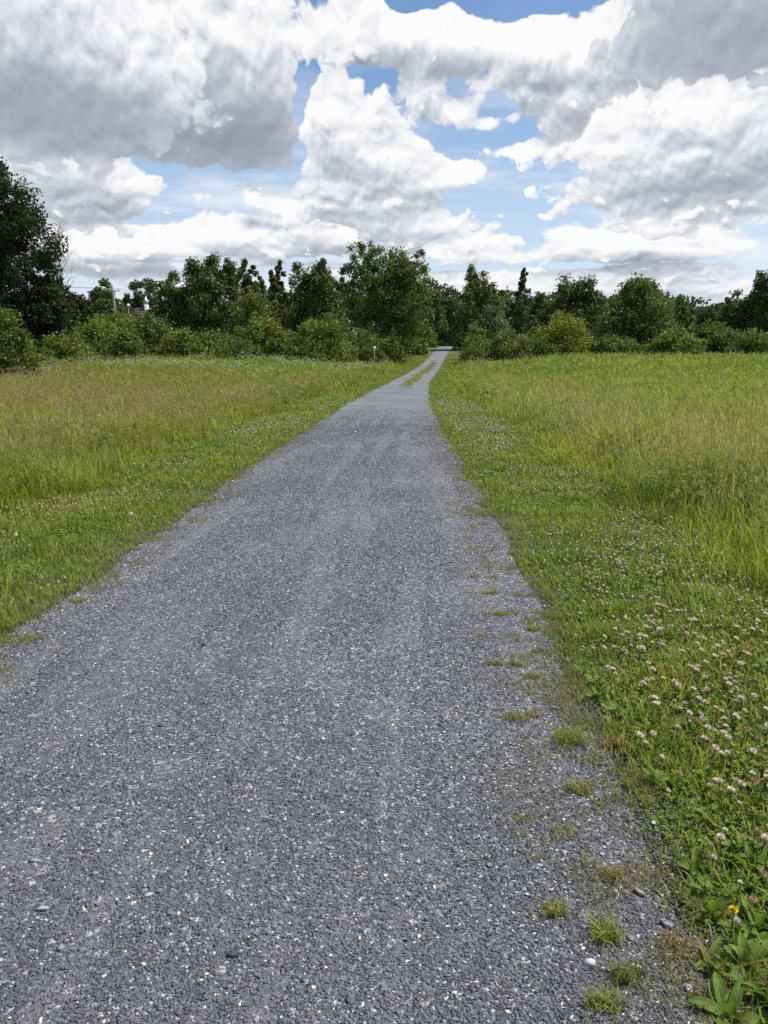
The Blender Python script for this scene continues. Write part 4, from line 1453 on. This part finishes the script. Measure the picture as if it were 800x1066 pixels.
# small leafy weeds mixed into the clover along the near right edge
g = np.random.default_rng(71)
protos = []
for k in range(34):
    y = 1.75 + 3.0 * g.random() ** 1.2
    x = float(edge_right(y)) + .06 + abs(g.normal(0, .38)) + .05 * g.random()
    if k < 4:
        rt = root('leafy_weed', (0, 0, 0))
        for j in range(9):
            c = mixc(np.array([.085, .165, .022]), np.array([.20, .26, .04]), np.array([g.random()]))[0]
            v, f, s, tn = leaf_blade(.07 * g.uniform(.5, 1.1), .018 * g.uniform(.7, 1.2), g.uniform(.2, 1.4), 700 + k * 20 + j, c)
            o = link('leaf', mesh('leaf', v, f, s, tn, True), M_BROAD, rt)
            o.rotation_euler = (g.normal(0, .35), g.normal(-.1, .35), j * .7 + g.normal(0, .25))
            o.location = (0, 0, .012 * (j % 3))
        protos.append(rt)
    else:
        rt = protos[k % 4].copy()
        COL.objects.link(rt)
        for ch in protos[k % 4].children:
            c2 = ch.copy()
            COL.objects.link(c2)
            c2.parent = rt
    sc_ = g.uniform(.75, 1.35)
    rt.location = (x, y, float(land(x, y)) + .008)
    rt.rotation_euler = (0, 0, g.uniform(0, 6.28))
    rt.scale = (sc_, sc_, sc_)
    tag(rt, 'small leafy weed among the clover of the near right grass edge', 'weed', 'small leafy weeds of the right grass edge')

# ------------------------------------------------------------------ yellow flower, dandelion clock
def petal_head(geo, c, r, n, tint, rows=2, tilt=.35, g=None):
    for q in range(rows):
        for k in range(n):
            a = 6.283 * (k + q * .5) / n
            l = r * (1 - .28 * q)
            up = r * (tilt + .35 * q)
            ca, sa = math.cos(a), math.sin(a)
            w = r * .26
            geo.put([(c[0], c[1], c[2]), (c[0] + ca * l * .6 - sa * w, c[1] + sa * l * .6 + ca * w, c[2] + up * .6), (c[0] + ca * l, c[1] + sa * l, c[2] + up * .9), (c[0] + ca * l * .6 + sa * w, c[1] + sa * l * .6 - ca * w, c[2] + up * .6)], [0, 1, 2, 3], [4], tint)


fb = at(757, 990)
fl = root('yellow_flower', fb)
tag(fl, 'single yellow flower on a thin stem above the broad leaved weeds', 'flower')
g_ = Geo(); g_.tube([(0, 0, -.01), (.006, .0, .06), (.012, .01, .12)], [.0016, .0014, .0013], 6, (.08, .10, .04)); g_.build('stem', M_BROAD, fl, True)
g_ = Geo(); petal_head(g_, (.012, .01, .118), .0145, 13, (.80, .55, .012), 3, .45); g_.build('petals', M_PETAL, fl)
g_ = Geo(); g_.tube([(.012, .01, .108), (.012, .01, .114), (.012, .01, .121)], [.002, .005, .005], 8, (.07, .11, .03)); g_.build('flower_base', M_BROAD, fl, True)


def seed_clock(px, py, h, r, label, seed):
    g = np.random.default_rng(seed)
    b = at(px, py)
    rt = root('dandelion_clock', b)
    tag(rt, label, 'dandelion', 'white seed balls of dandelions')
    q = Geo(); q.tube([(0, 0, -.01), (.004, 0, h * .5), (0, 0, h)], [.002, .0017, .0015], 6, (.13, .15, .06)); q.build('stem', M_BROAD, rt, True)
    q = Geo()
    for k in range(90):
        z = 1 - 2 * (k + .5) / 90
        a = k * 2.39996
        s = math.sqrt(1 - z * z)
        n = Vector((s * math.cos(a), s * math.sin(a), z))
        e = Vector((0, 0, h)) + n * r * g.uniform(.85, 1.05)
        u = n.orthogonal().normalized() * r * .13
        v = n.cross(u)
        q.put([tuple(e + u), tuple(e + v), tuple(e - u), tuple(e - v), tuple(Vector((0, 0, h)) + n * r * .2)], [0, 1, 2, 3, 0, 4, 2], [4, 3], (.72, .71, .68))
    q.build('seed_ball', M_PETAL, rt)


seed_clock(137, 548, .13, .019, 'pale dandelion clock standing in the left verge', 1)
seed_clock(18, 572, .11, .016, 'smaller dandelion clock by the left border of the verge', 2)

# ------------------------------------------------------------------ clover heads
def clover_head(seed):
    g = np.random.default_rng(seed)
    q = Geo()
    q.tube([(0, 0, -.55), (.03, 0, -.25), (0, 0, 0)], [.011, .010, .010], 5, (.10, .13, .04), 1)
    top_ = ((.68, .62, .55), (.64, .54, .48), (.66, .60, .50), (.60, .47, .42), (.36, .24, .14))[seed]
    n = 46
    for k in range(n):
        z = 1 - 1.75 * (k + .5) / n
        a = k * 2.39996
        s = math.sqrt(max(0, 1 - z * z))
        d = Vector((s * math.cos(a), s * math.sin(a), z * .85))
        e = d * .075 * g.uniform(.85, 1.12) + Vector((0, 0, .05))
        u = d.cross(Vector((0, 0, 1)))
        u = (u.normalized() if u.length > .01 else Vector((1, 0, 0))) * .017
        t = (top_[0], top_[1], top_[2]) if z > .1 else (.50, .34, .28)
        if z < -.35:
            t = (.30, .19, .10)
        f = 1 + g.normal(0, .08)
        b = d * .02 + Vector((0, 0, .05))
        q.put([tuple(b), tuple(e * .75 + u + b * .25), tuple(e * 1.12), tuple(e * .75 - u + b * .25)], [0, 1, 2, 3], [4], tuple(c * f for c in t), 0)
    me = mesh('clover_head', np.concatenate(q.v), np.concatenate(q.f), np.concatenate(q.s), np.concatenate(q.c), False, np.concatenate(q.m))
    me.materials.append(M_PETAL)
    me.materials.append(M_BROAD)
    return me


g = np.random.default_rng(99)
n = 60000
yy = g.uniform(1.0, 34, n)
xx = mid(yy) + g.uniform(-1, 1, n) * 4.4
d = side(xx, yy)
patchy = vnoise(xx, yy, .9, 3, 31)
right = xx > mid(yy)
ok = (d > .10) & (d < verge_width(xx, yy) + .1) & (g.random(n) < sstep(patchy + .16 * np.clip(1.5 - yy / 6, 0, 1), .40, .62) * np.where(right, 1.0, .65) * np.where(d < .3, .3, 1)) & (np.abs(xx + yy * .045) < .66 * yy + 1)
xx, yy = xx[ok], yy[ok]
order = np.argsort(yy + g.normal(0, .3, len(yy)))
heads = [clover_head(k) for k in range(5)]
first = {}
near = [k for k in order if abs(xx[k] + yy[k] * .045) < .53 * yy[k] + .15][:300]
for c, k in enumerate(near):
    if c < len(heads):
        o = link('clover_flower', heads[c])
    else:
        o = near_objs[c % len(heads)].copy()
        COL.objects.link(o)
    if c == 0:
        near_objs = []
    if c < len(heads):
        near_objs.append(o)
    s = g.uniform(.11, .205)
    o.location = (xx[k], yy[k], float(land(xx[k], yy[k])) + s * .55)
    o.rotation_euler = (g.normal(0, .28), g.normal(0, .28), g.uniform(0, 6.28))
    o.scale = (s, s, s)
    lab = 'pinkish white clover head in the near ' + ('right verge, among clover leaves and mown grass' if xx[k] > mid(yy[k]) else 'left verge, among clover leaves and mown grass')
    tag(o, lab, 'clover flower', 'clover flowers of the near ' + ('right verge' if xx[k] > mid(yy[k]) else 'left verge'))

rest = np.array([k for k in order if k not in set(near)])
rest = rest[g.random(len(rest)) < np.clip(2.6 / (1 + yy[rest] / 6) ** 1.35, .06, 1)]
fd = Field()
base_v = np.array([(1, 0, 0), (0, 1, 0), (-1, 0, 0), (0, -1, 0), (0, 0, 1.0), (0, 0, -.7)])
base_f = np.array([0, 1, 4, 1, 2, 4, 2, 3, 4, 3, 0, 4, 1, 0, 5, 2, 1, 5, 3, 2, 5, 0, 3, 5])
nr = len(rest)
sz_ = .0115 * g.uniform(.7, 1.25, nr) * np.clip(yy[rest] / 10, 1, 1.6)
pc = np.stack([xx[rest], yy[rest], land(xx[rest], yy[rest]) + g.uniform(.06, .11, nr)], -1)
vv = pc[:, None, :] + base_v[None] * sz_[:, None, None]
tt = np.repeat((np.array([.54, .45, .37]) * g.uniform(.5, 1.2, (nr, 1)))[:, None, :], 6, 1)
fd.add((vv.reshape(-1, 3), (base_f[None] + (np.arange(nr) * 6)[:, None]).ravel(), np.full(nr * 8, 3), tt.reshape(-1, 3)))
fd.build('distant_clover_flowers', M_PETAL, 'clover heads speckling the verges farther along the path', 'flowers')
